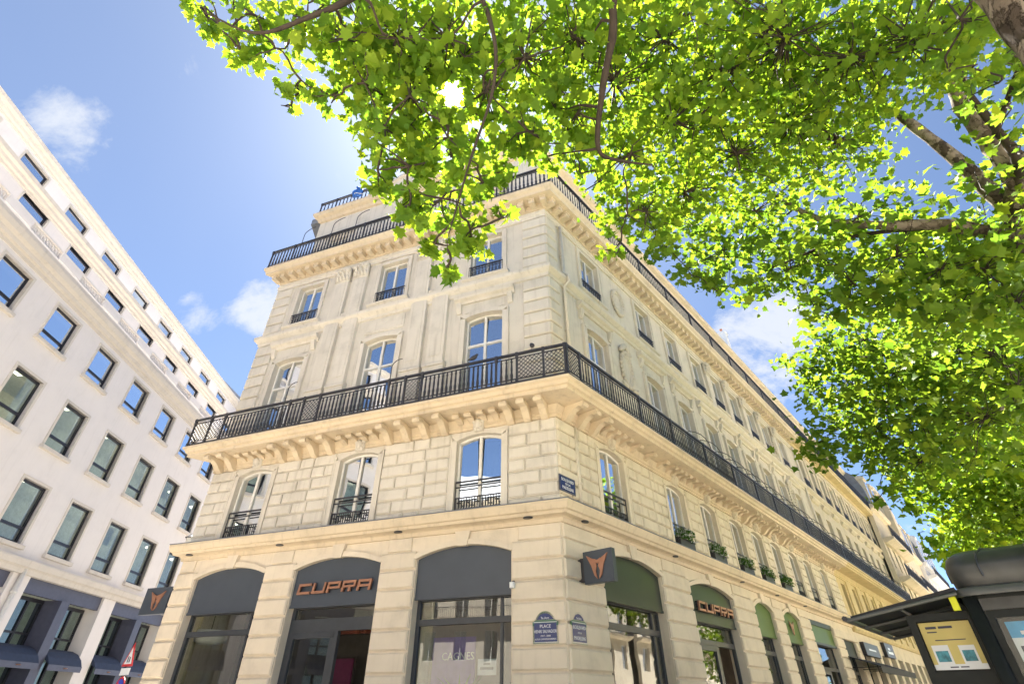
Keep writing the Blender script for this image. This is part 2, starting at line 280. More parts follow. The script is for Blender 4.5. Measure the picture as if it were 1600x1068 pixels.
class Face:
    """a facade plane: x runs to the right seen from the street, y runs into the house, z up"""
    def __init__(s, root, rz, loc=(0, 0, 0)): s.root = root; s.rz = rz; s.loc = Vector(loc); s.m = Matrix.Rotation(rz, 3, 'Z')
    def part(s, name, mb, mat, smooth=False): return put(name, mb.mesh(name, mat, smooth), s.root, s.loc, s.rz)
    def inst(s, name, me, x, y, z, scale=None): return put(name, me, s.root, s.loc+s.m @ Vector((x, y, z)), s.rz, scale)
    def world(s, x, y, z): return s.root.location+s.loc+s.m @ Vector((x, y, z))
CACHE = {}
def block_mesh(w, h, d, c, mat):
    k = (round(w, 2), round(h, 2), d, c, mat)
    if k not in CACHE: CACHE[k] = MB().chamfer(-k[0]/2, k[0]/2, -d, 0, 0, k[1], c).mesh('stone', mat)
    return CACHE[k]

# ------------------------------------------------------------------ windows
def window_kit(key, w, h, frame='white', pane='pane', transom=None, rise=0, mull=True, depth=.07, t=.06, low=None):
    """meshes of a window: x centred, z from the sill, front at y=0"""
    if key in CACHE: return CACHE[key]
    f = MB(); hw = w/2
    f.box(-hw, -hw+t, 0, depth, 0, h); f.box(hw-t, hw, 0, depth, 0, h); f.box(-hw+t, hw-t, 0, depth, 0, t*1.3)
    pts = arch(-hw, hw, h, rise); pin = arch(-hw+t, hw-t, h-t, rise)
    for (a, b), (c, d) in zip(zip(pts[:-1], pts[1:]), zip(pin[:-1], pin[1:])): f.prism([c, d, b, a], 0, depth)
    zt = h+rise if rise else h
    if mull: f.box(-t*.7, t*.7, -.012, depth-.01, t, h-t+rise*.9)
    zs = [t*1.3]
    for z in ([low] if low else [])+([transom] if transom else []): f.box(-hw+t, hw-t, -.006, depth-.006, z-t*.6, z+t*.6); zs += [z-t*.6, z+t*.6]
    zs.append(h-t)
    panes = []
    xs = [(-hw+t, -t*.7), (t*.7, hw-t)] if mull else [(-hw+t, hw-t)]
    for i in range(0, len(zs), 2):
        for xa, xb in xs:
            p = MB()
            if i == len(zs)-2 and rise:
                tp = [q for q in pin if xa-1e-4 <= q[0] <= xb+1e-4]
                p.prism([(xa, zs[i]), (xb, zs[i])]+[(q[0], q[1]) for q in reversed(tp)], .03, .042)
            else: p.box(xa, xb, .03, .042, zs[i], zs[i+1])
            panes.append(p.mesh('pane', pane))
    CACHE[key] = (f.mesh('window', frame), panes); return CACHE[key]
def place_window(face, kit, x, y, z, curtain=None, seed=0):
    w = face.inst('window', kit[0], x, y, z)
    for p in kit[1]: put('pane', p, w)
    return w
def curtain_mesh(w, h, side):
    k = ('curtain', round(w, 2), round(h, 2), side)
    if k not in CACHE:
        mb = MB(); n = 14; vs = []; cw = w*.42
        for i in range(n+1):
            x = (-w/2+cw*i/n) if side < 0 else (w/2-cw*i/n); y = .18+.03*math.sin(i*2.3); vs += [(x, y, 0), (x, y, h)]
        mb.add(vs, [(2*i, 2*i+2, 2*i+3, 2*i+1) for i in range(n)]); CACHE[k] = mb.mesh('curtain', 'curtain', True)
    return CACHE[k]
def guard_mesh(key, w, h, style):
    if key in CACHE: return CACHE[key]
    g = MB(); hw = w/2
    if style == 'bars':      # three flat rails and a solid ornamental lower band
        for z, t in ((h, .045), (h*.80, .03), (h*.42, .03), (.02, .04)): g.box(-hw, hw, 0, .03, z-t, z)
        for i in range(int(w/.075)): x = -hw+.04+i*.075; g.box(x-.009, x+.009, .006, .024, .02, h*.42)
        for i in range(5): x = -hw+w*(i+.5)/5; g.lathe([(.05, 0), (.06, .01), (.05, .02)], 8, (x, .0, h*.2))
        for i in (-1, 1): g.box(i*hw-.015, i*hw+.015, 0, .03, 0, h)
    else:                    # low cast railing with scrolls
        g.box(-hw, hw, -.02, .02, h-.05, h); g.box(-hw, hw, -.02, .02, 0, .035); g.box(-hw, hw, -.015, .015, h*.72, h*.72+.02)
        n = max(4, int(w/.12))
        for i in range(n+1): x = -hw+w*i/n; g.box(x-.011, x+.011, -.012, .012, 0, h)
        for i in range(n):
            x = -hw+w*(i+.5)/n; pts = [(x+.035*math.cos(a*.785), 0, h*.37+h*.22*math.sin(a*.785)) for a in range(9)]; g.tube(pts, .009, 4)
    CACHE[key] = g.mesh('guard_rail', 'iron'); return CACHE[key]
def baluster_mesh(h, k_=1.0):
    k = ('bal', h, k_)
    if k not in CACHE: CACHE[k] = MB().lathe([(r*k_, z) for r, z in [(.024, 0), (.024, h*.1), (.034, h*.14), (.042, h*.3), (.026, h*.42), (.032, h*.55), (.022, h*.8), (.036, h*.86), (.024, h*.9), (.024, h)]], 5).mesh('baluster', 'iron')
    return CACHE[k]
def lattice_mesh(w, h):
    k = ('lat', round(w, 2), h)
    if k in CACHE: return CACHE[k]
    g = MB(); st = .125
    for s in (-1, 1):
        a = -h
        while a < w:
            p0 = Vector((max(a, 0), 0, max(0, -a))); e = min(w-a, h); q = Vector((a+e, 0, e))
            if (q-p0).length > .03:
                d = (q-p0).normalized(); nn = Vector((-d.z, 0, d.x))*.008; P = [p0-nn, q-nn, q+nn, p0+nn]
                if s < 0: P = [Vector((w-v.x, 0, v.z)) for v in reversed(P)]
                g.add([(v.x, -.006, v.z) for v in P]+[(v.x, .006, v.z) for v in P], [(0,1,2,3),(7,6,5,4),(0,4,5,1),(1,5,6,2),(2,6,7,3),(3,7,4,0)])
            a += st
    CACHE[k] = g.mesh('lattice_panel', 'iron'); return CACHE[k]
def railing(face, name, x0, x1, off, z0, h, bays, m0=0, m1=0, single=None, lat=(), spacing=.135):
    """wrought iron railing at outward offset off: rails as one part; posts, balusters, lattice panels below it"""
    g = MB(); xa, xb = x0-m0*off, x1+m1*off
    def bar(z, hh, d): g.mold([(off-d, z), (off+d, z), (off+d, z+hh), (off-d, z+hh)], x0, x1, m0, m1)
    bar(z0+h-.06, .06, .036); bar(z0+.02, .06, .026); bar(z0+h-.16, .022, .014); bar(z0+.15, .022, .014)
    r = face.part(name, g, 'iron')
    post = ('post', h)
    if post not in CACHE: CACHE[post] = MB().lathe([(.05, 0), (.05, h*.12), (.036, h*.16), (.036, h*.8), (.05, h*.84), (.05, h+.02)], 4, ph=math.pi/4).mesh('post', 'iron')
    posts = sorted(set([round(xa+.03, 3), round(xb-.03, 3)]+list(bays)))
    for x in posts: put('post', CACHE[post], r, (x, -off, z0))
    bm = baluster_mesh(round(h-.22, 3), 1.0 if face.rz < 0 else .6); far = MB(); bb = bm
    for a, b in zip(posts[:-1], posts[1:]):
        if any(a-.01 <= q <= b+.01 for q in lat) and b-a < .9:
            put('lattice_panel', lattice_mesh(b-a-.08, round(h-.3, 2)), r, (a+.04, -off, z0+.16)); continue
        n = max(1, int((b-a)/spacing))
        for i in range(1, n):
            x = a+(b-a)*i/n
            if single is None or single[0] <= x <= single[1]: put('baluster', bm, r, (x, -off, z0+.07))
            else: far.box(x-.014, x+.014, -off-.01, -off+.01, z0+.07, z0+h-.15)
    if far.v:
        o = put('distant_balusters', far.mesh('distant_balusters', 'iron'), r); o['kind'] = 'stuff'
    return r

# ------------------------------------------------------------------ ground (below the frame, lights the facades)
g = put('ground', MB().box(-400, 400, -400, 400, -.5, 0).mesh('ground', 'asphalt')); tag(g, 'grey asphalt ground of the street and boulevard', kind='structure')
CX, CY = 1.1463, 12.0
AA, AB = R(-69.6), R(41.4)
dA = Vector((math.sin(AA), math.cos(AA))); dB = Vector((math.sin(AB), math.cos(AB)))
nA = Vector((dA.y, -dA.x)); nA = -nA if nA.y > 0 else nA
nB = Vector((dB.y, -dB.x)); nB = -nB if nB.y > 0 else nB
RZA = math.atan2(-dA.y, -dA.x); RZB = math.atan2(dB.y, dB.x)
MT = math.tan((math.pi-(AB-AA))/2); MTL = .644
Cp = Vector((CX, CY)); WA = 11.7; WB = 27.0
Lp = Cp+dA*WA
pv = put('pavement', MB().plan([(-9, -22), (40, -22), tuple(Cp+dB*100+nB*14), tuple(Cp+dB*100-nB*1), tuple(Cp-nA*2), tuple(Lp-nA*1), (-12.2, 10), (-11.5, -10)], .0, .14).mesh('pavement', 'paving'))  # unseen pavement, coloured pale and warm to bounce light onto the facades
tag(pv, 'unseen paving of the square and the boulevard, made pale and warm to bounce light', kind='structure')

# ================================================================== corner building
bld = thing('corner_building', 'cream limestone corner building with two rows of black balconies, nearest in the photo', 'building', (CX, CY, 0))
FA = Face(bld, RZA); FB = Face(bld, RZB)
l2 = lambda v: (v.x-CX, v.y-CY)
dC = Vector((math.sin(R(-4)), math.cos(R(-4))))
PLAN = [l2(Lp), (0, 0), l2(Cp+dB*WB), l2(Cp+dB*WB-nB*13), l2(Lp+dC*13)]      # counter-clockwise
PLAN.reverse() if False else None
def core(root, poly, ins, z0, z1, mat, name='inner_wall'):
    return put(name, MB().plan(offset_poly(poly, ins), z0, z1).mesh(name, mat), root)
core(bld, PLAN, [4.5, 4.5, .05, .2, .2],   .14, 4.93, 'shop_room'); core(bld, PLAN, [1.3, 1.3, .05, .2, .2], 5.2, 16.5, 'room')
core(bld, PLAN, [.3, .3, .05, .2, .1], 4.95, 5.15, 'room', 'floor_slab'); core(bld, PLAN, [.3, .3, .05, .2, .1], 16.3, 16.56, 'room', 'floor_slab')
core(bld, PLAN, [1.5, 1.5, .05, .2, .1], 16.6, 20.4, 'room'); core(bld, PLAN, [.5, .5, .0, .2, .1], 20.45, 20.8, 'zinc', 'roof')

WXA = [-9.85, -6.0, -2.17]                       # window axes on the square side
WXB = [2.6, 6.6, 9.2, 11.85, 14.15, 16.5, 18.95, 21.3, 24.3]
ARA = [(-10.95, -8.45), (-7.41, -4.77), (-3.73, -1.24)]
ARB = [(1.58, 4.6), (6.4, 9.7), (11.7, 13.7), (14.9, 17.0)]
SQB = [(18.6, 22.4, 4.75), (23.9, 26.5, 4.3)]
def wall(face, name, mat, x0, x1, z0, z1, ops, y0=0, y1=.45):
    mb = MB(); wall_band(mb, x0, x1, z0, z1, ops, y0, y1); return face.part(name, mb, mat)
def fill_stones(w, x0, x1, ztop, h, n, keep, widths, mat, d=.07, c=.034, gap=.042, name='stone'):
    for k in range(n):
        z1 = ztop-k*h; z0 = z1-h; xs = [x0]; 
        iv = []; x = x0
        for a, b, za, zb in sorted(keep):
            if zb <= z0+.05 or za >= z1-.05: continue
            if a > x+.05: iv.append((x, a))
            x = max(x, b)
        if x1 > x+.05: iv.append((x, x1))
        for a, b in iv:
            p = a; i = k % 2
            while p < b-.02:
                ww = widths[i % len(widths)]*random.uniform(.94, 1.06) if widths else b-a
                if b-p-ww < .32: ww = b-p
                put(name, block_mesh(ww-gap, h-gap, d, c, mat), w, (p+ww/2, 0, z0+gap/2)); p += ww; i += 1

# --- ground floor
for face, x0, x1, ars, sq, mat in ((FA, -WA, 0, ARA, [], 'stone_lo'), (FB, 0, WB, ARB, SQB, 'stone_lo')):
    ops = [(a, b, .3, 4.5, .23) for a, b in ars]+[(a, b, .3, z, 0) for a, b, z in sq]
    w = wall(face, 'ground_floor_wall', mat, x0, x1, .14, 5.05, ops)
    keep = [(a, b, 0, 4.66) for a, b in ars]+[(a, b, 0, z) for a, b, z in sq]
    e0, e1 = (x0, x1+.03) if face is FA else (x0-.03, x1)
    fill_stones(w, e0, e1, 4.70, .43, 10, keep, None if face is FA else [9, 9], mat, name='course_stone')
    for a, b in ars:                           # archivolt in two halves and a keystone
        p = arch(a, b, 4.5, .23, 12); q = arch(a-.16, b+.16, 4.56, .30, 12); mid = (a+b)/2
        for h0, h1 in ((0, 6), (6, 12)):
            mb = MB()
            for i in range(h0, h1): mb.prism([p[i], p[i+1], q[i+1], q[i]], -.065, .02)
            put('arch_stone', mb.mesh('arch_stone', mat), w)
        put('keystone', MB().prism([(mid-.13, 4.70), (mid+.13, 4.70), (mid+.2, 5.04), (mid-.2, 5.04)], -.10, .01).mesh('keystone', mat), w)
        for sx in (a-.28, b+.28):
            pass
    xs = sorted([x0+.02]+[v for a, b in ars for v in (a-.17, b+.17)]+([x1] if not sq else [sq[0][0]]))
    for i in range(0, len(xs)-1, 2):
        wd = xs[i+1]-xs[i]
        if wd > .2: put('course_stone', block_mesh(wd-.02, .32, .045, .02, mat), w, ((xs[i]+xs[i+1])/2, 0, 4.71))
# --- cornice above the shops, balcony slab, string course, top cornice: mitred round the corner
PROF = {
 'shop_cornice': ('cornice', [(-.02, 5.03), (.06, 5.03), (.08, 5.12), (.13, 5.15), (.28, 5.17), (.31, 5.23), (.36, 5.25), (.42, 5.38), (.42, 5.44), (-.02, 5.47)]),
 'lead_flashing': ('zinc', [(-.02, 5.472), (.435, 5.443), (.435, 5.462), (-.02, 5.50)]),
 'architrave': ('cornice', [(-.02, 7.75), (.05, 7.75), (.05, 7.83), (.08, 7.85), (.08, 7.91), (.16, 8.07), (-.02, 8.07)]),
 'balcony_slab': ('cornice', [(-.02, 8.08), (.80, 8.10), (.80, 8.20), (.87, 8.22), (.90, 8.30), (.97, 8.33), (.97, 8.40), (-.02, 8.43)]),
 'string_course': ('stone_up', [(-.02, 12.80), (.06, 12.82), (.08, 12.93), (.12, 12.95), (.22, 13.03), (.24, 13.07), (.24, 13.17), (-.02, 13.22)]),
 'entablature': ('stone_up', [(-.02, 15.66), (.06, 15.66), (.06, 15.78), (.09, 15.80), (.09, 15.87), (.05, 15.88), (.05, 16.02), (-.02, 16.02)]),
 'top_cornice': ('cornice', [(-.02, 16.03), (.10, 16.03), (.13, 16.26), (.60, 16.27), (.62, 16.38), (.70, 16.46), (.72, 16.56), (-.02, 16.60)]),
 'attic_cornice': ('cornice', [(-.62, 20.40), (-.50, 20.42), (-.44, 20.55), (-.28, 20.62), (-.22, 20.74), (-.22, 20.82), (-.62, 20.86)]),
}
for nm, (mat, prof) in PROF.items():
    FA.part(nm, MB().mold(prof, -WA, 0, MTL, MT), mat); FB.part(nm, MB().mold(prof, 0, WB, MT, 0), mat if mat != 'stone_up' else 'stone_b')
# --- first floor: bossed blocks
def surround(face, mat, xc, z0, zs, rise, hw, band, d, name='window_surround', top=True):
    mb = MB(); mb.box(xc-hw-band, xc-hw, -d, .0, z0, zs); mb.box(xc+hw, xc+hw+band, -d, .0, z0, zs)
    p = arch(xc-hw, xc+hw, zs, rise, 8); q = arch(xc-hw-band, xc+hw+band, zs+band*(.75 if rise else 1), rise, 8)
    if rise:
        for i in range(8): mb.prism([p[i], p[i+1], q[i+1], q[i]], -d, 0)
    else: mb.prism([(xc-hw-band, zs), (xc+hw+band, zs), (xc+hw+band, zs+band), (xc-hw-band, zs+band)], -d, 0)
    mb.box(xc-hw-band-.02, xc-hw-band+.02, -d-.015, -.001, z0, zs+band*.7); mb.box(xc+hw+band-.02, xc+hw+band+.02, -d-.015, -.001, z0, zs+band*.7)
    return face.part(name, mb, mat)
def mask_stone(face, mat, x, z, seed):
    mb = MB(); mb.prism([(x-.13, z), (x+.13, z), (x+.17, z+.34), (x-.17, z+.34)], -.14, 0); mb.blob((x, -.16, z+.19), (.11, .08, .14), seed, 8, 6, .2)
    for s in (-1, 1): mb.blob((x+s*.12, -.13, z+.28), (.06, .06, .06), seed+1); mb.blob((x+s*.09, -.14, z+.07), (.05, .05, .06), seed+2)
    return face.part('carved_keystone', mb, mat, True)
kitF = window_kit('F', 1.32, 1.89, rise=.13); kitS = window_kit('S', 1.3, 3.26, transom=2.25, rise=.10); kitT = window_kit('T', 1.18, 1.88); kitAt = window_kit('At', 1.0, 2.2)
for face, x0, x1, wx, mat in ((FA, -WA, 0, WXA, 'stone_up'), (FB, 0, WB, WXB, 'stone_b')):
    w = wall(face, 'first_floor_wall', mat, x0, x1, 5.05, 8.15, [(x-.66, x+.66, 5.6, 7.49, .13) for x in wx])
    e0, e1 = (x0, x1+.03) if face is FA else (x0-.03, x1)
    fill_stones(w, e0, e1, 7.74, .34, 7, [(x-.84, x+.84, 0, 9) for x in wx], [.92, .5], mat)
    for i, x in enumerate(wx):
        surround(face, mat, x, 5.5, 7.49, .13, .66, .16, .05); mask_stone(face, mat, x, 7.66, i)
        win = place_window(face, kitF, x, .12, 5.6)
        put('guard_rail', guard_mesh('gF', 1.32, .74, 'bars'), win, (0, -.09, .02))
        if (i+(face is FB)) % 2 == 0 or face is FB:
            for s in (-1, 1): put('curtain', curtain_mesh(1.2, 1.85, s), win)
# --- consoles under the balcony
big = [(0, 7.70), (0, 8.085), (.74, 8.085), (.78, 8.0), (.74, 7.93), (.66, 7.92), (.60, 7.97), (.48, 7.95), (.34, 7.87), (.24, 7.76), (.12, 7.69)]
small = [(0, 7.93), (0, 8.085), (.50, 8.085), (.53, 8.02), (.46, 7.97), (.30, 7.99), (.14, 7.93)]
def console_mesh(key, prof, w):
    if key not in CACHE:
        mb = MB(); mb.mold(prof, -w/2, w/2)
        mb.mold([(o+.012, z-.0) for o, z in prof[3:6]]+[(prof[4][0]-.04, prof[4][1]+.02)], -w/2-.015, w/2+.015)
        CACHE[key] = mb.mesh('console', 'cornice')
    return CACHE[key]
cb, cs = console_mesh('big', big, .19), console_mesh('small', small, .17)
def consoles(face, x0, x1, wx, ends):
    for x in wx:
        for k in (-1.5, -.5, .5, 1.5): face.inst('modillion', cs, x+k*.36, 0, 0)
    edges = [ends[0]]+[v for x in wx for v in (x-.72, x+.72)]+[ends[1]]
    for a, b in zip(edges[::2], edges[1::2]):
        if b-a < .3: continue
        n = max(1, min(4 if face is FA else 3, int((b-a)/.42)))
        bigs = face is FA or a < .5 or 10.5 < a < 19
        for i in range(n): face.inst('console' if bigs else 'modillion', cb if bigs else cs, a+(b-a)*(i+.5)/n, 0, 0)
consoles(FA, -WA, 0, WXA, (-WA+.05, -.02)); consoles(FB, 0, WB, WXB, (.02, WB))
# --- second and third floors
for face, x0, x1, wx, mat in ((FA, -WA, 0, WXA, 'stone_up'), (FB, 0, WB, WXB, 'stone_b')):
    wall(face, 'second_floor_wall', mat, x0, x1, 8.16, 12.8, [(x-.65, x+.65, 8.5, 11.76, .10) for x in wx])
    wall(face, 'third_floor_wall', mat, x0, x1, 12.8, 16.03, [(x-.59, x+.59, 13.55, 15.43, 0) for x in wx])
    for i, x in enumerate(wx):
        win = place_window(face, kitS, x, .13, 8.5)
        if face is FB and i % 3: put('curtain', curtain_mesh(1.16, 3.2, -1 if i % 2 else 1), win)
        surround(face, mat, x, 8.45, 11.76, .10, .65, .18, .085)
        hood = not (face is FA and i == 1)
        if hood:
            mb = MB().mold([(0, 12.42), (.06, 12.42), (.10, 12.5), (.2, 12.55), (.23, 12.63), (.23, 12.68), (0, 12.72)], x-1.05, x+1.05)
            for s in (-1, 1): mb.mold([(0, 12.05), (.05, 12.05), (.12, 12.2), (.16, 12.42), (0, 12.42)], x+s*.9-.08, x+s*.9+.08)
            mb.box(x-.7, x+.7, -.025, .001, 12.02, 12.33); face.part('window_hood', mb, mat)
        else: face.part('wall_panel', MB().box(x-.8, x+.8, -.03, .001, 12.15, 12.7).box(x-.72, x+.72, -.045, -.028, 12.22, 12.63), mat)
        win = place_window(face, kitT, x, .12, 13.55)
        put('guard_rail', guard_mesh('gT2', 1.26, .5, 'scroll'), win, (0, -.18, -.02))
        surround(face, mat, x, 13.4, 15.43, 0, .59, .15, .07)
        face.part('sill', MB().mold([(0, 13.25), (.08, 13.26), (.12, 13.36), (.2, 13.4), (.2, 13.46), (0, 13.5)], x-.85, x+.85), mat)
# modillions under the top cornice
md = MB().box(-.10, .10, -.34, 0, 16.06, 16.262).box(-.118, .118, -.37, -.02, 16.205, 16.258).mesh('modillion', 'cornice')
for face, x0, x1 in ((FA, -WA-.25, .3), (FB, -.2, WB)):
    n = int((x1-x0)/.42)
    for i in range(n): face.inst('modillion', md, x0+(x1-x0)*(i+.5)/n, -.1, 0)
# quoins at the two ends of the square side and the start of the boulevard side
for face, xa, xb, mat in ((FA, -WA, -WA+.8, 'stone_up'), (FA, -.82, .03, 'stone_up'), (FB, -.03, .55, 'stone_b')):
    for zt, n in ((12.78, 10), (15.64, 6)):
        for k in range(n):
            x0, x1 = xa, xb
            face.inst('quoin', block_mesh(x1-x0, .40, .085, .03, mat), (x0+x1)/2, 0, zt-(k+1)*.46+.03)
# pilasters in pairs on the square side, single ones along the boulevard
def capital_mesh(w, mat):
    k = ('cap', w, mat)
    if k in CACHE: return CACHE[k]
    mb = MB().mold([(0, 0), (.10, 0), (.12, .03), (.10, .06), (.13, .4), (.2, .56), (.22, .58), (.22, .65), (0, .65)], -w/2-.02, w/2+.02)
    rg = random.Random(3)
    for row, (z, n, o) in enumerate(((.08, 4, .12), (.27, 3, .15))):
        for i in range(n):
            x = -w/2+w*(i+.5)/n
            mb.tube([(x, -o+.03, z), (x, -o-.01, z+.12), (x, -o-.07, z+.17), (x, -o-.09, z+.13)], [.07, .075, .05, .02], 5)
    for s in (-1, 1):
        mb.blob((s*w*.42, -.2, .5), (.1, .08, .09), 5); mb.blob((s*w*.16, -.2, .5), (.06, .06, .07), 6)
    mb.blob((0, -.22, .6), (.08, .06, .06), 8)
    CACHE[k] = mb.mesh('capital', mat, True); return CACHE[k]
def pilaster(face, x, w, mat, z0=8.44, base=True):
    mb = MB()
    if base: mb.box(x-w/2-.06, x+w/2+.06, -.19, 0, z0, 10.1).mold([(0, 10.1), (.23, 10.1), (.23, 10.18), (.18, 10.24), (0, 10.24)], x-w/2-.07, x+w/2+.07)
    mb.box(x-w/2, x+w/2, -.15, 0, 10.24 if base else z0, 15.05)
    p = face.part('pilaster', mb, mat)
    if base: face.part('pilaster_fillet', MB().box(x-w/2+.09, x+w/2-.09, -.165, -.149, 10.5, 14.9), mat)
    put('capital', capital_mesh(w, mat), p, (x, -.07, 15.02)); return p
for x in (-8.28, -7.45, -4.62, -3.79): pilaster(FA, x, .6, 'stone_up')
for i in range(3, len(WXB)-1): pilaster(FB, (WXB[i]+WXB[i+1])/2, .42, 'stone_b', 13.22, False)
for x in (-7.865, -4.205): FA.part('panel_ledge', MB().mold([(0, 13.28), (.12, 13.3), (.14, 13.38), (0, 13.4)], x-.1, x+.1), 'stone_up')
# oval niches with wreaths on the boulevard side
def niche(face, x, z, a, b, crest, mat):
    mb = MB()
    for k in range(26):
        t = 2*math.pi*k/26; mb.blob((x+a*1.18*math.cos(t), -.07, z+b*1.18*math.sin(t)), (.085, .08, .085), k, 6, 4, .3)
    mb.tube([(x+a*math.cos(2*math.pi*k/24), -.03, z+b*math.sin(2*math.pi*k/24)) for k in range(25)], .05, 6)
    if crest:
        for k in range(9): mb.blob((x+(-.3+.075*k), -.1, z+b*1.35+.16*math.cos((k-4)*.5)), (.1, .09, .12), k+40, 6, 5, .3)
        for s in (-1, 1): mb.tube([(x+s*.2, -.06, z-b*1.25), (x+s*.42, -.12, z-b*1.3), (x+s*.5, -.1, z-b*1.05)], [.08, .07, .04], 6)
    p = face.part('oval_niche', mb, mat, True)
    ring = MB(); n = 24; vs = []
    for r_, y in ((1, -.035), (.75, -.028), (.35, -.022), (.0, -.02)): vs += [(x+a*r_*math.cos(2*math.pi*k/n), y, z+b*r_*math.sin(2*math.pi*k/n)) for k in range(n)]
    ring.add(vs, [(i*n+k, i*n+(k+1) % n, (i+1)*n+(k+1) % n, (i+1)*n+k) for i in range(3) for k in range(n)])
    put('niche_back', ring.mesh('niche_back', mat, True), p); return p
niche(FB, 4.45, 11.3, .3, .62, True, 'stone_b'); niche(FB, 4.55, 14.5, .32, .5, False, 'stone_b')
niche(FB, 22.8, 11.3, .3, .62, True, 'stone_b'); niche(FB, 22.8, 14.5, .32, .5, False, 'stone_b')
# --- attic
for face, x0, x1, wx, mat in ((FA, -WA+.38, -.41, WXA, 'stone_up'), (FB, .41, WB, WXB, 'stone_b')):
    wall(face, 'attic_wall', mat, x0, x1, 16.58, 20.42, [(x-.5, x+.5, 16.7, 18.9, 0) for x in wx], .6, .95)
    for x in wx:
        place_window(face, kitAt, x, .75, 16.7)
        face.part('window_hood', MB().mold([(-.6, 19.0), (-.5, 19.02), (-.42, 19.1), (-.42, 19.16), (-.6, 19.2)], x-.8, x+.8), mat)
FA.part('pediment', MB().prism([(-8.2, 20.87), (-3.8, 20.87), (-6, 21.75)], .3, .9).prism([(-8.5, 20.865), (-8.2, 20.865), (-6, 21.75), (-3.8, 20.865), (-3.5, 20.865), (-6, 21.95)], .2, .9), 'stone_up')
# --- railings
lp = .58
railing(FA, 'balcony_railing', -WA, 0, .90, 8.41, .98, [-11.55, -10.95, -8.35, -7.8, -7.2, -4.75, -4.2, -3.65, -1.35, -.75, -.0], MTL, MT, lat=[-11.9, -11.25, -7.5, -3.95, -.4, .3])
railing(FB, 'balcony_railing', 0, WB, .90, 8.41, .98, [.0, 3.2, 5.3, 7.9, 10.5, 13, 15.3, 17.7, 20.1, 22.8, 25.5], MT, 0, single=(-1, 10.6), lat=[-.3])
railing(FA, 'upper_railing', -WA, 0, .62, 16.6, 1.0, [-10.9, -9.1, -7.4, -5.2, -2.8, -1], MTL, MT, spacing=.15)
railing(FB, 'upper_railing', 0, WB, .62, 16.6, 1.0, [1.5, 3.5, 6, 8.5, 11, 13.5, 16, 18.5, 21, 24], MT, 0, single=(-1, 9), spacing=.15)
railing(FA, 'roof_railing', -WA, 0, -.42, 20.86, .85, [-10.5, -8.4, -3.6, -2], MTL, MT, spacing=.2)
# curved awning arms standing on the railings
def hook(face, x, off, z, h, dx):
    mb = MB(); pts = [(x, -off, z), (x, -off, z+h)]+[(x+dx*(1-math.cos(a*.4)), -off-.02*a, z+h+.2*math.sin(a*.4)) for a in range(1, 6)]
    return face.part('awning_arm', mb.tube(pts, .014, 6), 'iron', True)
for x in (-8.6, -4.75): hook(FA, x, .9, 8.45, 1.35, .28)
for x in (-10.6, -9.1, -7.9, -2.4): hook(FA, x, .62, 16.6, 1.5, .45)
for x in WXB[2:]:
    for dx in (-.55, .55):
        FB.part('awning_arm', MB().tube([(x+dx, -.9*math.sin(a*math.pi/12), 9.4+1.0*math.cos(a*math.pi/12)) for a in range(7)], .015, 5), 'iron', True)
# downpipe, downlights
mb = MB().tube([(.78, -.07, 5.5), (.78, -.07, 7.7)], .055, 8).tube([(.78, -.1, 8.5), (.78, -.1, 12.8), (.78, -.3, 12.95), (.78, -.3, 13.2), (.78, -.1, 13.4), (.78, -.1, 15.7)], .055, 8)
for z in (6.1, 7.2, 9.6, 11, 12.2, 14.2): mb.lathe([(.07, 0), (.07, .05)], 8, (.78, -.085, z))
FB.part('downpipe', mb, 'pipe', True)
dl = MB().lathe([(.10, -.03), (.11, -.02), (.11, .01)], 12, sx=1.1, sy=.7).mesh('downlight', 'iron')
for x in (-11.3, -8.0, -4.25, -.75): FA.inst('downlight', dl, x, -.2, 5.165)
for x in (.7, 5.4, 10.6, 14.3, 18): FB.inst('downlight', dl, x, -.2, 5.165)
# --- shopfronts
def shopfront(face, x0, x1, zs, rise, zp, mat, door=False, zt=3.15, transom_h=.1, frame='shop_frame', flat=False):
    p = arch(x0, x1, zs, rise, 14)
    s = face.part('fascia_panel', MB().prism([(x0, zp), (x1, zp)]+list(reversed(p)), .08, .13).box(x0, x1, .06, .09, zp-.03, zp+.03), mat)
    f = MB(); t = .09; y = .24
    f.box(x0, x0+t, y, y+.1, .14, zp); f.box(x1-t, x1, y, y+.1, .14, zp); f.box(x0+t, x1-t, y-.02, y+.1, zt-transom_h, zt+transom_h*.4); f.box(x0+t, x1-t, y, y+.1, zp-.04, zp+.1); f.box(x0+t, x1-t, y, y+.1, .14, .45)
    w = x1-x0
    if door:
        m = x0+w*.56; f.box(m-.05, m+.05, y-.01, y+.1, .14, zt-transom_h); f.box(x0+t, x0+t+.1, y-.012, y+.09, .45, zt-transom_h); f.box(x0+t+.1, m-.05, y-.012, y+.09, zt-transom_h-.14, zt-transom_h); f.box(m-.17, m-.05, y-.012, y+.09, .45, zt-.24)
    else: f.box(x1-w*.14, x1-w*.14+.06, y, y+.09, .45, zp-.04)
    fr = face.part('shop_window', f, frame)
    put('pane', MB().box(x0+t, x1-t, y+.03, y+.045, zt+.04, zp-.03).mesh('pane', 'pane_shop'), fr)
    if door: put('pane', MB().box(x0+t+.1, m-.17, y+.03, y+.045, .45, zt-.24).mesh('pane', 'pane_shop'), fr)
    else: put('pane', MB().box(x0+t, x1-t, y+.03, y+.045, .45, zt-.1).mesh('pane', 'pane_shop'), fr)
    return fr
for i, (a, b) in enumerate(ARA): shopfront(FA, a, b, 4.5, .23, 3.62, 'panel', door=(i == 1), zt=3.26 if i == 1 else 3.16, transom_h=.2 if i == 1 else .09)
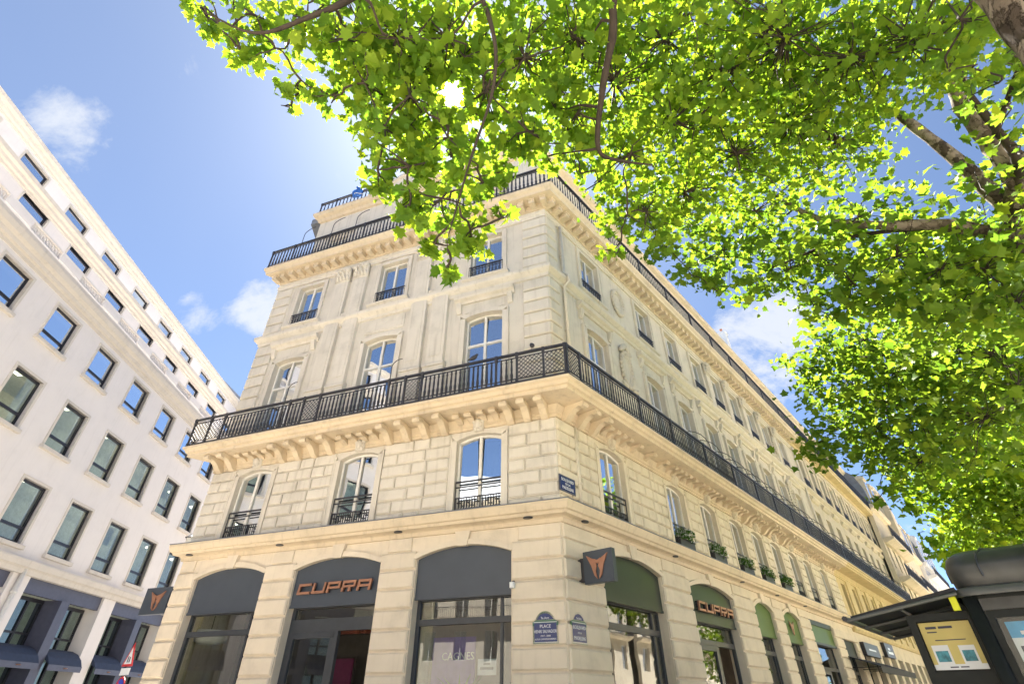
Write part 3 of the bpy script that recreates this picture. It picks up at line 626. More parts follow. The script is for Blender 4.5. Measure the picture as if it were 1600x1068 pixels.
for i, (a, b) in enumerate(ARB): shopfront(FB, a, b, 4.5, .23, 3.62, ['panel2', 'panel2', 'panel3', 'panel3'][i], door=(i == 1), zt=3.14, transom_h=.1)
for i, (a, b, z) in enumerate(SQB): shopfront(FB, a, b, z, 0, z-.95 if i == 0 else z-.7, 'panel3' if i == 0 else 'kiosk', zt=2.9, door=(i == 0))
FB.part('fascia_frame', MB().box(18.62, 22.38, .02, .08, 4.55, 4.74).box(18.62, 22.38, .02, .08, 3.76, 3.86), 'dark_frame')
# side street flank (turned away from the camera)
FC = Face(bld, math.atan2(-dC.y, -dC.x), (Lp.x-CX, Lp.y-CY, 0))
wall(FC, 'side_wall', 'stone_up', -13, -.05, .14, 16.03, [(-x-.6, -x+.6, z, z+2, 0) for x in (3, 7, 11) for z in (5.6,)])
# --- inside the showroom
IN = thing('display_board', 'violet display board standing inside the corner shop window', 'display board', FA.world(-3.05, .95, .14), RZA)
put('board', MB().box(-.55, .55, 0, .06, .6, 2.75).mesh('board', 'violet'), IN); put('stand', MB().box(-.5, .5, -.1, .2, 0, .6).mesh('stand', 'dark'), IN)
put('lettering', text_mesh('CAGNES', .22, 'paper'), IN, (.12, -.012, 2.35)); put('star', MB().prism([(-.25, 1.8), (0, 1.68), (.25, 1.8), (.12, 1.55), (.0, 1.3), (-.12, 1.55)], -.02, 0).mesh('star', 'paper'), IN)
P2 = thing('window_poster', 'small pale yellow poster hung in the corner shop window', 'poster', FA.world(-2.0, .5, 2.1), RZA)
put('sheet', MB().box(-.22, .22, 0, .012, 0, .3).mesh('sheet', 'paper'), P2); put('print', MB().box(-.16, .16, -.006, 0, .10, .15).box(-.08, .08, -.006, 0, .19, .22).mesh('print', 'ink'), P2)
pl = thing('indoor_plant', 'long-leaved green plant inside the corner shop window', 'plant', FA.world(-2.65, .62, .14), RZA)
put('pot', MB().lathe([(.18, 0), (.24, .8), (.22, .8)], 12).mesh('pot', 'dark'), pl)
for k in range(11):
    a = k*2.4; L_ = random.uniform(1.3, 1.9); mb = MB(); pts = []; 
    for j in range(7):
        t = j/6; pts.append((math.cos(a)*.75*t*t, math.sin(a)*.25*t, .8+L_*t-.45*t*t))
    w_ = [.02, .045, .05, .045, .035, .02, .003]
    vs = []
    for q, ww in zip(pts, w_): vs += [(q[0]-ww*math.sin(a), q[1]+ww*math.cos(a), q[2]), (q[0]+ww*math.sin(a), q[1]-ww*math.cos(a), q[2])]
    put('leaf', mb.add(vs, [(2*j, 2*j+2, 2*j+3, 2*j+1) for j in range(6)]).mesh('leaf', 'leaf_s'), pl)
co = thing('indoor_column', 'pale yellow round column behind the glass of the corner shop window', 'column', FA.world(-3.95, .95, .14), RZA)
put('shaft', MB().lathe([(.28, .2), (.26, 4.5)], 20).mesh('shaft', 'cream', True), co); put('base', MB().lathe([(.34, 0), (.34, .15), (.28, .2)], 20).mesh('base', 'cream'), co)
co = thing('indoor_column', 'pale yellow round column behind the glass of the leftmost shop window', 'column', FA.world(-11.3, .62, .14), RZA)
put('shaft', MB().lathe([(.28, .2), (.26, 4.5)], 20).mesh('shaft', 'cream', True), co); put('base', MB().lathe([(.34, 0), (.34, .15), (.28, .2)], 20).mesh('base', 'cream'), co)
pd = thing('pendant_lamp', 'white drum pendant lamp hanging inside the leftmost shop window', 'lamp', FA.world(-11.0, 1.1, 3.02), RZA)
put('shade', MB().lathe([(.05, .32), (.42, .3), (.5, .1), (.46, 0), (.1, -.06)], 20).mesh('shade', 'paper', True), pd); put('cord', MB().tube([(0, 0, .3), (0, 0, 1.9)], .01, 5).mesh('cord', 'iron'), pd)
cl = thing('slatted_ceiling', 'dark red slatted ceiling seen through the open shop door', 'ceiling', FA.world(-7.3, 2.2, 3.2), RZA)
for k in range(9): put('slat', MB().box(-1.2, 1.6, -.05, .05, -.06, .06).mesh('slat', 'rust') if k == 0 else cl.children[0].data, cl, (0, -1.4+k*.3, -.1+k*.035))
for q, (x, y) in enumerate(((-10.8, 1.2), (-9.0, 1.6), (-7.3, 1.2), (-5.4, 1.6), (-3.4, 1.3), (-2.2, 1.7), (-4.3, 2.4), (-6.6, 2.6), (-8.4, 2.8))):
    o = FA.inst('ceiling_spot', CACHE.setdefault('spot', MB().lathe([(.10, 0), (.12, .02), (.12, .12)], 12).mesh('ceiling_spot', 'spot')), x, y, 4.78)
FA.part('dark_backing', MB().box(-10.3, -6.2, 3.2, 3.3, .14, 4.9), 'dark')  # added dark sheet that makes the depth behind the door look unlit
pn = thing('display_screen', 'magenta display screen deep inside the open shop door', 'screen', FA.world(-7.35, 2.6, .14), RZA)
put('screen', MB().box(-.35, .35, 0, .05, 1.4, 2.5).mesh('screen', 'magenta'), pn); put('frame', MB().box(-.4, .4, .05, .1, 1.35, 2.55).box(-.06, .06, .02, .1, 0, 1.4).mesh('frame', 'dark'), pn)

# ================================================================== signs
def cupra_letters(face, x0, x1, z0, h, y, label):
    w = x1-x0; lw = w/5*.86; st = h*.23; gap = w/5
    root = thing('shop_sign', label, 'sign', face.world(x0, y, z0), face.rz)
    sk = h*.16
    def bars(ch):
        W = lw
        return {'C': [(0, W, h-st, h), (0, st, st, h-st), (0, W, 0, st)], 'U': [(0, st, 0, h), (st, W-st, 0, st), (W-st, W, 0, h)], 'P': [(0, st, 0, h), (st, W, h-st, h), (W-st, W, h*.35, h-st), (st, W-st, h*.35, h*.35+st*.85)],
                'R': [(0, st, 0, h), (st, W, h-st, h), (W-st, W, h*.42, h-st), (st, W-st, h*.36, h*.36+st*.85), (W*.5, W*.5+st*1.2, 0, h*.36)], 'A': [(0, st, 0, h), (st, W, h-st, h), (W-st, W, 0, h-st), (st, W-st, h*.34, h*.34+st*.85)]}[ch]
    for i, ch in enumerate('CUPRA'):
        mb = MB()
        for a, b, c, d in bars(ch): mb.prism([(a+c*sk/h, c), (b+c*sk/h, c), (b+d*sk/h, d), (a+d*sk/h, d)], 0, .05)
        put('letter', mb.mesh('letter', 'copper'), root, (i*gap, 0, 0))
        mb = MB()
        for a, b, c, d in bars(ch): mb.prism([(a+.01, c+.01), (b-.01, c+.01), (b-.01, d-.01), (a+.01, d-.01)], .05, .12)
        put('letter_back', mb.mesh('letter_back', 'iron'), root, (i*gap, 0, 0))
    return root
cupra_letters(FA, -7.2, -4.92, 3.89, .25, -.03, 'copper CUPRA lettering on the grey arch over the shop door on the square')
cupra_letters(FB, 6.75, 9.45, 3.88, .27, -.06, 'copper CUPRA lettering on the dark green arch along the boulevard')
LOGO = [[(-.30, .26), (-.06, .14), (-.02, .0), (-.06, -.10), (-.02, -.28), (-.10, -.2), (-.17, .02)], [(.30, .26), (.06, .14), (.02, .0), (.06, -.10), (.02, -.28), (.10, -.2), (.17, .02)], [(-.09, .17), (0, .13), (.09, .17), (.03, .07), (0, .05), (-.03, .07)]]
def logo_mesh(sc):
    mb = MB()
    for i, p in enumerate(LOGO): mb.prism([(x*sc, z*sc) for x, z in (p if i != 0 else p)], -.025, .0)
    return mb.mesh('emblem', 'copper')
sg = thing('projecting_sign', 'dark square projecting sign with copper emblem at the building corner', 'sign', FB.world(.62, 0, 4.09), RZB+R(-90))
put('box', MB().box(.16, .93, -.07, .07, -.34, .34).mesh('box', 'panel'), sg); put('mount', MB().box(-.02, .16, -.05, .05, -.28, .22).mesh('mount', 'iron'), sg)
put('emblem', logo_mesh(.95), sg, (.545, -.075, 0)); put('emblem', logo_mesh(.95), sg, (.545, .075, 0), math.pi)
sg = thing('projecting_sign', 'dark square projecting sign with copper emblem above the side street', 'sign', FA.world(-WA-.1, .35, 4.08), RZA)
put('box', MB().box(-1.35, -.35, -.07, .07, -.36, .36).mesh('box', 'panel'), sg); put('mount', MB().box(-.35, .15, -.04, .04, -.2, .2).mesh('mount', 'iron'), sg); put('emblem', logo_mesh(.95), sg, (-.8, -.075, 0))
put('emblem', logo_mesh(.95), thing('arch_emblem', 'copper emblem on the second green-tinted arch of the boulevard', 'emblem', FB.world(15.95, .04, 4.15), RZB))
def plaque(face, x, z0, label, lines, w=.56, h=.40):
    r = thing('street_sign', label, 'sign', face.world(x, -.05, z0), face.rz)
    hw = w/2; top = arch(-hw*.78, hw*.78, h+.03, .17, 10)
    put('plate', MB().prism([(-hw, 0), (hw, 0), (hw, h), (hw*.78, h+.03)]+list(reversed(top))[1:-1]+[(-hw*.78, h+.03), (-hw, h)], -.02, 0).mesh('plate', 'plate_green'), r)
    put('field', MB().box(-hw+.035, hw-.035, -.024, -.0195, .035, h-.02).mesh('field', 'plate_blue'), r)
    put('lunette', MB().prism([(-hw*.66, h+.04), (hw*.66, h+.04)]+list(reversed(arch(-hw*.66, hw*.66, h+.05, .11, 8))), -.024, -.0195).mesh('lunette', 'plate_blue'), r)
    put('rim', MB().box(-hw+.02, hw-.02, -.0235, -.0195, .022, .03).box(-hw+.02, hw-.02, -.0235, -.0195, h-.012, h-.002).mesh('rim', 'enamel_white'), r)
    for body, size, z, sx in lines: put('lettering', text_mesh(body, size, 'enamel_white', .002, font_scale_x=sx), r, (0, -.027, z))
    return r
plaque(FA, -.45, 2.60, 'blue street name plate reading PLACE HENRI SALVADOR beside the corner', [('9e Arrt', .06, .47, 1), ('PLACE', .085, .315, 1), ('HENRI SALVADOR', .085, .22, .72), ('1917 - 2008', .045, .14, 1), ('AUTEUR COMPOSITEUR INTERPRETE', .042, .08, .66)])
plaque(FB, .34, 2.60, 'blue street name plate reading BOULEVARD on the boulevard side of the corner', [('9e Arrt', .06, .47, 1), ('BOULEVARD', .095, .30, .85), ('DE LA', .05, .2, 1), ('MADELEINE', .095, .1, .85)])
r = thing('street_sign', 'rectangular blue street name plate high up above the shop cornice', 'sign', FB.world(.23, -.07, 5.76), RZB)
put('plate', MB().box(-.33, .33, -.02, 0, 0, .40).mesh('plate', 'navy'), r); put('field', MB().box(-.3, .3, -.025, -.0195, .035, .365).mesh('field', 'plate_blue'), r)
for body, size, z, sx in [('BOULEVARD', .11, .29, .82), ('DE LA', .08, .195, 1), ('MADELEINE', .11, .095, .82)]: put('lettering', text_mesh(body, size, 'enamel_white', .002, font_scale_x=sx), r, (0, -.028, z))
r = thing('security_camera', 'small white camera box on the pier beside the corner shop window', 'camera', FA.world(-1.17, -.05, 3.68), RZA)
put('housing', MB().chamfer(-.05, .05, -.14, 0, 0, .12, .02).mesh('housing', 'enamel_white'), r); put('bracket', MB().box(-.02, .02, -.02, .05, .1, .16).mesh('bracket', 'iron'), r)
# wall lantern on the side street corner
ln = thing('wall_lantern', 'black bracket lantern at the far left edge of the corner building', 'lamp', FA.world(-WA-.05, .5, 5.75), RZA)
put('arm', MB().tube([(.1, 0, -.1), (-.1, 0, .25), (-.3, 0, .34), (-.55, 0, .28)], .025, 6).tube([(.08, 0, -.35), (-.1, 0, -.05), (-.3, 0, .3)], .018, 6).mesh('arm', 'iron', True), ln)
lh = put('lantern', MB().lathe([(.05, .3), (.16, .2), (.19, .18), (.17, .15)], 8).lathe([(.09, -.16), (.1, -.14), (.06, -.2)], 8).mesh('lantern', 'iron'), ln, (-.6, 0, -.02)); put('glass', MB().lathe([(.09, -.14), (.15, .15)], 8).mesh('glass', 'lamp_glass'), lh)
# flower boxes on the boulevard first floor
ords = ['first', 'second', 'third', 'fourth', 'fifth']
for k in range(5):
    x = WXB[k+1]; fb = thing('flower_box', f'iron window box of green plants and white flowers, {ords[k]} from the building corner', 'flower box', FB.world(x, .0, 5.62), RZB, 'window boxes along the boulevard')
    put('planter', MB().box(-.52, .52, -.16, .02, 0, .2).box(-.55, .55, -.18, .04, .2, .23).mesh('planter', 'iron'), fb)
    fol = MB(); fl = MB(); rg = random.Random(k)
    for i in range(300):
        c = Vector((rg.uniform(-.52, .52), rg.uniform(-.26, .06), rg.uniform(.2, .56)-.4*max(0, rg.random()-.75))); d = Vector((rg.gauss(0, 1), rg.gauss(0, 1), rg.gauss(0, 1))).normalized()*rg.uniform(.05, .09); e = d.orthogonal().normalized()*.03
        (fl if i % (4 + 3*(k > 2)) == 0 else fol).add([c-d, c+e, c+d, c-e], [(0, 1, 2, 3)])
    o = put('foliage', fol.mesh('foliage', 'leaf_s'), fb); o['kind'] = 'stuff'; o = put('flowers', fl.mesh('flowers', 'petal'), fb); o['kind'] = 'stuff'
# pigeons on the balcony rail, blue bundle on the roof railing
for x, lab, rz in ((-2.05, 'dark pigeon perched on the black balcony rail in front of the window', .4), (-.3, 'dark pigeon perched on the black balcony rail near the corner', 2.2)):
    b = thing('pigeon', lab, 'pigeon', FA.world(x, -.9, 9.39), RZA+rz)
    mb = MB().tube([(-.16, 0, .06), (-.08, 0, .1), (0, 0, .15), (.06, 0, .2), (.085, 0, .26), (.12, 0, .27)], [.015, .045, .07, .055, .035, .02], 8); mb.tube([(.12, 0, .27), (.15, 0, .262)], [.012, .002], 5)
    mb.tube([(.01, .02, .1), (.01, .02, 0)], .006, 4).tube([(.01, -.02, .1), (.01, -.02, 0)], .006, 4); put('body', mb.mesh('body', 'bird', True), b)
b = thing('blue_bundle', 'bright blue tarpaulin bundle tied to the roof railing', 'bundle', FA.world(-9.3, .40, 21.3), RZA)
put('cloth', MB().blob((0, 0, .3), (.3, .16, .34), 4, 10, 7, .2).tube([(0, 0, .6), (-.12, 0, .8), (-.2, 0, .82)], [.1, .06, .02], 6).mesh('cloth', 'bluebag', True), b); put('rope', MB().tube([(-.31, 0, .1), (0, -.18, .12), (.31, 0, .1)], .012, 5).mesh('rope', 'white'), b)

# ================================================================== neighbours along the boulevard
def houseB(s0, s1, off, name, label, cat='building'):
    o = Cp+dB*s0+nB*off; r = thing(name, label, cat, (o.x, o.y, 0)); return r, Face(r, RZB), s1-s0
nb, F2, W2 = houseB(27.02, 50, 0, 'boulevard_building', 'ochre ground floor building continuing the long black balcony, second along the boulevard')
put('inner_wall', MB().plan([(v.x, v.y) for v in (dB*.05-nB*1.2, dB*(W2-.05)-nB*1.2, dB*(W2-.05)-nB*12, dB*.05-nB*12)], .14, 20.3).mesh('inner_wall', 'room'), nb)
wx2 = [1.6+2.55*i for i in range(9)]
wall(F2, 'ground_floor_wall', 'stone_lo', 0, W2, .14, 5.0, [(x-.85, x+.85, .3, 4.0, 0) for x in wx2])
wall(F2, 'first_floor_wall', 'sandstone', 0, W2, 5.0, 8.15, [(x-.45, x+.45, 5.55, 7.5, 0) for x in wx2])
wall(F2, 'second_floor_wall', 'stone_far', 0, W2, 8.16, 12.8, [(x-.58, x+.58, 8.5, 11.8, 0) for x in wx2])
wall(F2, 'third_floor_wall', 'stone_far', 0, W2, 12.8, 16.03, [(x-.5, x+.5, 13.5, 15.4, 0) for x in wx2])
wall(F2, 'attic_wall', 'stone_far', 0, W2, 16.58, 20.42, [(x-.5, x+.5, 16.7, 18.9, 0) for x in wx2], .6, .95)
for nm, (mat, prof) in PROF.items():
    p = prof if nm != 'shop_cornice' else [(-.02, 4.85), (.1, 4.87), (.2, 5.0), (.22, 5.1), (-.02, 5.14)]
    if nm not in ('lead_flashing',): F2.part(nm, MB().mold(p, 0, W2), 'sandstone' if nm in ('shop_cornice', 'architrave', 'balcony_slab', 'top_cornice') else 'stone_far')
kit2 = window_kit('W2', 1.16, 3.3, transom=2.3); kit1 = window_kit('W1n', .9, 1.95, frame='dark_frame'); kit3 = window_kit('W3n', 1.0, 1.9); kitG = window_kit('Gn', 1.7, 3.7, frame='shop_frame', pane='pane_shop', transom=2.7)
for i, x in enumerate(wx2):
    place_window(F2, kitG, x, .25, .3); place_window(F2, kit1, x, .25, 5.55); place_window(F2, kit2, x, .22, 8.5); w = place_window(F2, kit3, x, .2, 13.5)
    put('guard_rail', guard_mesh('gT', 1.16, .5, 'scroll'), w, (0, -.26, -.02)); place_window(F2, kitAt, x, .75, 16.7)
    F2.part('pier', MB().box(x+.75, x+1.8, -.08, 0, 5.14, 7.74), 'sandstone')
    F2.part('window_hood', MB().mold([(0, 12.35), (.1, 12.4), (.2, 12.55), (.2, 12.62), (0, 12.66)], x-.8, x+.8), 'stone_far'); F2.part('pilaster', MB().box(x+1.05, x+1.5, -.08, 0, 13.2, 15.66), 'stone_far')
    F2.part('awning_arm', MB().tube([(x-.5, -.9*math.sin(a*math.pi/12), 9.4+1.0*math.cos(a*math.pi/12)) for a in range(7)], .02, 5), 'iron')
railing(F2, 'balcony_railing', 0, W2, .9, 8.41, .98, [2.6*i for i in range(1, 9)], single=(0, 0)); railing(F2, 'upper_railing', 0, W2, .62, 16.6, 1.0, [3*i for i in range(1, 8)], single=(0, 0))
mb = MB().tube([(-.1, -.12, 8.5), (-.1, -.12, 15.8)], .06, 6); F2.part('downpipe', mb, 'pipe')
F2.part('roof', MB().box(0, W2, .5, 12, 20.5, 20.85), 'zinc')
# party-wall chimney between the two houses
ch = thing('chimney_stack', 'tall white plastered chimney wall with clay pots rising behind the roofline', 'chimney', tuple(Cp+dB*26.6-nB*1.7)+(20.8,), RZB)
put('wall', MB().box(-.3, .3, 0, 3.4, 0, 5.3).box(-.36, .36, -.06, 3.46, 5.3, 5.45).mesh('wall', 'plaster'), ch)
pm = MB().lathe([(.11, 0), (.09, .35), (.12, .38), (.12, .42)], 8).mesh('chimney_pot', 'pot')
for k in range(6): put('chimney_pot', pm, ch, (0, .3+k*.55, 5.45))
# shop boards and black awning
for x0, x1, z0, z1, lab in ((27.6, 31.2, 3.75, 4.4, 'long black shop board beside the black boulevard awning'), (33.6, 36.2, 3.95, 4.75, 'small black shop board with white marks beyond the awning')):
    r = thing('shop_board', lab, 'sign', FB.world(x0, -.1, z0), RZB); w = x1-x0
    put('board', MB().chamfer(0, w, -.12, .08, 0, z1-z0, .02).mesh('board', 'dark_frame'), r)
    put('marks', (MB().box(w*.25, w*.75, -.125, -.12, .28, .36) if w > 3 else MB().box(w*.3, w*.55, -.125, -.12, .42, .55).box(w*.2, w*.8, -.125, -.12, .2, .34)).mesh('marks', 'enamel_white'), r)
aw = thing('shop_awning', 'black sloping cloth awning over the shops far along the boulevard', 'awning', FB.world(23.6, -.02, 3.4), RZB)
put('cloth', MB().mold([(0, .1), (1.3, -.35), (1.3, -.33), (0, .14)], 0, 9.5).mesh('cloth', 'tarp'), aw); put('valance', MB().mold([(1.29, -.6), (1.32, -.6), (1.32, -.33), (1.29, -.33)], 0, 9.5).mesh('valance', 'tarp'), aw)
for k in range(5): put('arm', MB().tube([(.2+k*2.25, -.05, -.35), (.2+k*2.25, -1.25, -.36)], .02, 5).mesh('arm', 'iron'), aw)

def far_house(s0, s1, off, name, label, zc, mat, roofh, nwin, balc, bay=False):
    r, F, W = houseB(s0, s1, off, name, label)
    wx = [W*(i+.5)/nwin for i in range(nwin)]; fl = [.3, 5.2, 8.5, 11.8, 15.0]
    fl = [z for z in fl if z+2.4 < zc]
    mb = MB(); ops = []
    for i, z in enumerate(fl):
        z0 = z-.25 if i else .14; z1 = (fl[i+1]-.25) if i+1 < len(fl) else zc
        wall_band(mb, 0, W, z0, z1, [(x-.55, x+.55, z, z+2.3, 0) for x in wx], 0, .4)
    F.part('wall', mb, mat); F.part('inner_wall', MB().box(.05, W-.05, 1.2, 10, .14, zc), 'room'); k = window_kit('far', 1.1, 2.3)
    for z in fl:
        for x in wx: place_window(F, k, x, .2, z)
    F.part('cornice', MB().mold([(0, zc-.3), (.3, zc-.2), (.45, zc), (.45, zc+.15), (0, zc+.2)], 0, W), mat)
    for z in balc:
        F.part('balcony_slab', MB().mold([(0, z-.45), (.25, z-.45), (.9, z-.2), (.9, z), (0, z)], .3, W-.3), mat)
        railing(F, 'balcony_railing', .3, W-.3, .85, z, 1.0, [W*.25, W*.5, W*.75], single=(0, 0), spacing=.2)
    prof = [(.25, zc+.2), (.1, zc+roofh*.45), (-.35, zc+roofh*.8), (-1.2, zc+roofh), (-9, zc+roofh), (-9, zc+.2)]
    F.part('roof', MB().mold(prof, 0, W), 'zinc')
    for x in wx[::1]:
        d = F.part('dormer', MB().box(x-.6, x+.6, -.3, 1.2, zc+.4, zc+roofh*.72).mold([(.4, zc+roofh*.72), (.4, zc+roofh*.78), (-1.2, zc+roofh*.9), (-1.2, zc+roofh*.72)], x-.7, x+.7), mat)
        put('pane', MB().box(x-.42, x+.42, -.32, -.303, zc+.55, zc+roofh*.66).mesh('pane', 'pane'), d)
    for e in (.4, W-.5): F.part('chimney', MB().box(e-.35, e+.35, 2, 5, zc+roofh-.5, zc+roofh+2).box(e-.2, e+.2, 2.3, 4.6, zc+roofh+2, zc+roofh+2.4), 'plaster')
    return r, F, W
r3, F3, W3 = far_house(50.05, 62, .6, 'boulevard_building', 'pale building with grey mansard roof and two projecting balconies, third along the boulevard', 17.2, 'stone_far', 4.0, 4, (10.9, 14.3))
F3.part('bow_front', MB().mold([(0, 15), (.5, 15.2), (.8, 16), (.8, 18.5), (.55, 20.3), (.2, 21.3), (0, 21.4)], 8.2, 10.6), 'stone_far')
far_house(62.05, 76, .5, 'boulevard_building', 'greyish building with dormers beyond the bow front, fourth along the boulevard', 16.0, 'stone_far', 4.2, 5, (11.6,))
far_house(76.05, 92, .9, 'boulevard_building', 'farthest visible pale building at the end of the boulevard row', 16.0, 'plaster', 4.5, 5, (11.6, 14.7))

# ================================================================== white office building across the side street
AM = R(-4.0); dM = Vector((math.sin(AM), math.cos(AM))); RZM = math.atan2(dM.y, dM.x)
of = thing('office_building', 'white modern office building with dark square windows, on the left', 'building', (-20, 20, 0)); FM = Face(of, RZM)
X0, X1 = -21.0, 19.5
cols = [.80+3.1*k for k in range(-6, 6)]
put('inner_wall', MB().box(X0+.1, X1-.1, 2.4, 12, .2, 16.2).mesh('inner_wall', 'office'), of, (0, 0, 0), RZM); put('inner_wall', MB().box(X0+.1, X1-.1, 4.2, 12, 16.2, 22.2).mesh('inner_wall', 'room'), of, (0, 0, 0), RZM)
ROWS = [(6.85, 2.3), (10.55, 2.07), (14.05, 1.68)]
for i, (z, h) in enumerate(ROWS):
    z0 = 5.95 if i == 0 else (ROWS[i-1][0]+ROWS[i-1][1]+z)/2; z1 = (z+h+ROWS[i+1][0])/2 if i < 2 else 16.06
    wall(FM, 'wall', 'render', X0, X1, z0, z1, [(x-.75, x+.75, z, z+h, 0) for x in cols])
    kit = window_kit(('O', i), 1.5, h, frame='dark_frame', pane='pane_hi' if i == 2 else 'pane_lo', mull=False, t=.09, low=h*.27)
    rv = MB().box(-.86, -.75, -.03, .25, 0, h+.11).box(.75, .86, -.03, .25, 0, h+.11).box(-.75, .75, -.03, .25, h, h+.11).mesh('window_surround', 'render_trim')
    sl = MB().chamfer(-.92, .92, -.16, .25, -.16, 0, .02).mesh('sill', 'render_trim'); bl = MB().box(-.74, .74, .5, .52, h*.62, h).mesh('blind', 'curtain')
    for j, x in enumerate(cols):
        w = place_window(FM, kit, x, .14, z); put('window_surround', rv, w, (0, -.14, 0)); put('sill', sl, w, (0, -.14, 0))
        if i < 2 and (j*5+i*3) % 4 == 0: put('blind', bl, w)
        put('ceiling', MB().box(-1.5, 1.5, .3, 2.1, h+.3, h+.36).mesh('ceiling', 'plaster') if ('oc', i) not in CACHE else CACHE[('oc', i)], w)
        CACHE[('oc', i)] = w.children[-1].data if ('oc', i) not in CACHE else CACHE[('oc', i)]
        if i < 2:
            if ('ol', i) not in CACHE: CACHE[('ol', i)] = MB().box(-.5, .5, .6, .85, h+.2, h+.29).box(-.5, .5, 1.25, 1.5, h+.2, h+.29).mesh('ceiling_light', 'ceiling_lamp')
            put('ceiling_light', CACHE[('ol', i)], w)
for yy, z0, z1, zw, h in ((1.2, 16.5, 19.4, 17.3, 2.0), (2.6, 19.4, 22.35, 20.2, 1.87)):
    w = wall(FM, 'upper_wall', 'render', X0, X1, z0, z1, [(x-.75, x+.75, zw, zw+h, 0) for x in cols], yy, yy+.4)
    kit = window_kit(('Ou', h), 1.5, h, frame='dark_frame', pane='pane_hi', mull=False, t=.09)
    rv = MB().box(-.84, -.75, -.02, .25, 0, h+.09).box(.75, .84, -.02, .25, 0, h+.09).box(-.75, .75, -.02, .25, h, h+.09).mesh('window_surround', 'render_trim')
    for x in cols: w = place_window(FM, kit, x, yy+.09, zw); put('window_surround', rv, w, (0, -.09, 0))
FM.part('middle_cornice', MB().mold([(-1.2, 16.05), (.06, 16.05), (.08, 16.18), (.2, 16.22), (.24, 16.36), (.38, 16.46), (.45, 16.66), (.45, 16.82), (-1.2, 16.86)], X0, X1), 'render_trim')
FM.part('terrace_cornice', MB().mold([(-2.6, 19.36), (-1.14, 19.36), (-1.12, 19.46), (-1.02, 19.5), (-.99, 19.62), (-.88, 19.7), (-.85, 19.87), (-2.6, 19.92)], X0, X1), 'render_trim')
FM.part('top_cornice', MB().mold([(-6, 22.3), (-2.54, 22.3), (-2.51, 22.38), (-2.42, 22.42), (-2.38, 22.54), (-2.24, 22.6), (-2.2, 22.76), (-6, 22.82)], X0, X1), 'render_trim')
FM.part('base_cornice', MB().mold([(-.4, 5.92), (.12, 5.92), (.14, 6.1), (.26, 6.16), (.30, 6.32), (.30, 6.4), (0, 6.46), (-.4, 6.46)], X0, X1), 'render_trim')
pr = FM.part('parapet', MB().box(X0, X1, -.28, -.12, 16.85, 17.05).box(X0, X1, -.28, -.12, 17.42, 17.5), 'render')
orn = MB(); 
for k in range(9):
    x = -.72+k*.18; orn.tube([(x+.07*math.cos(a*.785), 0, .18+.13*math.sin(a*.785)) for a in range(9)], .022, 5, False)
orn = orn.box(-.85, .85, .03, .07, 0, .37).mesh('ornament_panel', 'render', False); blk = MB().box(-.68, .68, -.1, .06, 0, .37).mesh('parapet_block', 'render')
for x in cols: put('ornament_panel', orn, pr, (x, -.22, 17.05)); put('parapet_block', blk, pr, (x+1.55, -.2, 17.05))
# shop storey: bays of 6.3 m with two windows, fin and two awnings
for b in range(-3, 3):
    xb = 2.98+6.3*b; xe = xb+5.3
    FM.part('pillar', MB().box(xe, min(xe+1.0, X1), 0, .9, .14, 5.92), 'render')
    FM.part('header_panel', MB().box(xb, xe, .12, .3, 5.36, 5.92), 'navy'); FM.part('fin', MB().box((xb+xe)/2-.28, (xb+xe)/2+.28, -.05, 1.0, .14, 5.36), 'navy')
    for hf in range(2):
        a, c = (xb, (xb+xe)/2-.28) if hf == 0 else ((xb+xe)/2+.28, xe); f = MB(); t = .08; m = a+(c-a)*.62
        f.box(a, a+t, .7, .8, .14, 5.36).box(c-t, c, .7, .8, .14, 5.36).box(a+t, c-t, .7, .8, 5.22, 5.36).box(a+t, c-t, .69, .79, 4.0, 4.08).box(m-.05, m+.05, .68, .8, .5, 5.22).box(a+t, c-t, .7, .8, .14, .5)
        w = FM.part('shop_window', f, 'dark_frame')
        for (xa, xc_) in ((a+t, m-.05), (m+.05, c-t)):
            for (za, zb) in ((.5, 4.0), (4.08, 5.22)): put('pane', MB().box(xa, xc_, .73, .745, za, zb).mesh('pane', 'pane_lo'), w)
        mb = MB(); pts = [(.0, 3.62), (-.25, 3.6), (-.55, 3.48), (-.8, 3.25), (-.95, 2.98)]
        prof = [(-o, z) for o, z in pts]+[(-o-.03, z-.03) for o, z in reversed(pts)]
        prof = [(-p[0]*-1, p[1]) for p in prof]
        vs = [(x, y, z) for x in (a+.03, c-.03) for y, z in [(.66+q[0], q[1]) for q in pts]]; n = len(pts)
        mb.add(vs, [(i, i+1, n+i+1, n+i) for i in range(n-1)]+[tuple(range(n)), tuple(range(n, 2*n))])
        aw_ = FM.part('awning', mb, 'blue'); put('valance', MB().box(a+.03, c-.03, -.305, -.285, 2.76, 2.98).mesh('valance', 'navy'), aw_); put('monogram', MB().lathe([(.06, 0), (.09, .02), (.06, .04)], 8, sx=1.6).mesh('monogram', 'copper'), aw_, ((a+c)/2, -.3, 2.86))
FM.part('drain_pipe', MB().tube([(2.35, -.1, .2), (2.35, -.1, 6.2)], .09, 8).lathe([(.13, 0), (.13, .08)], 8, (2.35, -.1, 5.2)).lathe([(.13, 0), (.13, .08)], 8, (2.35, -.1, 3.4)), 'white', True)
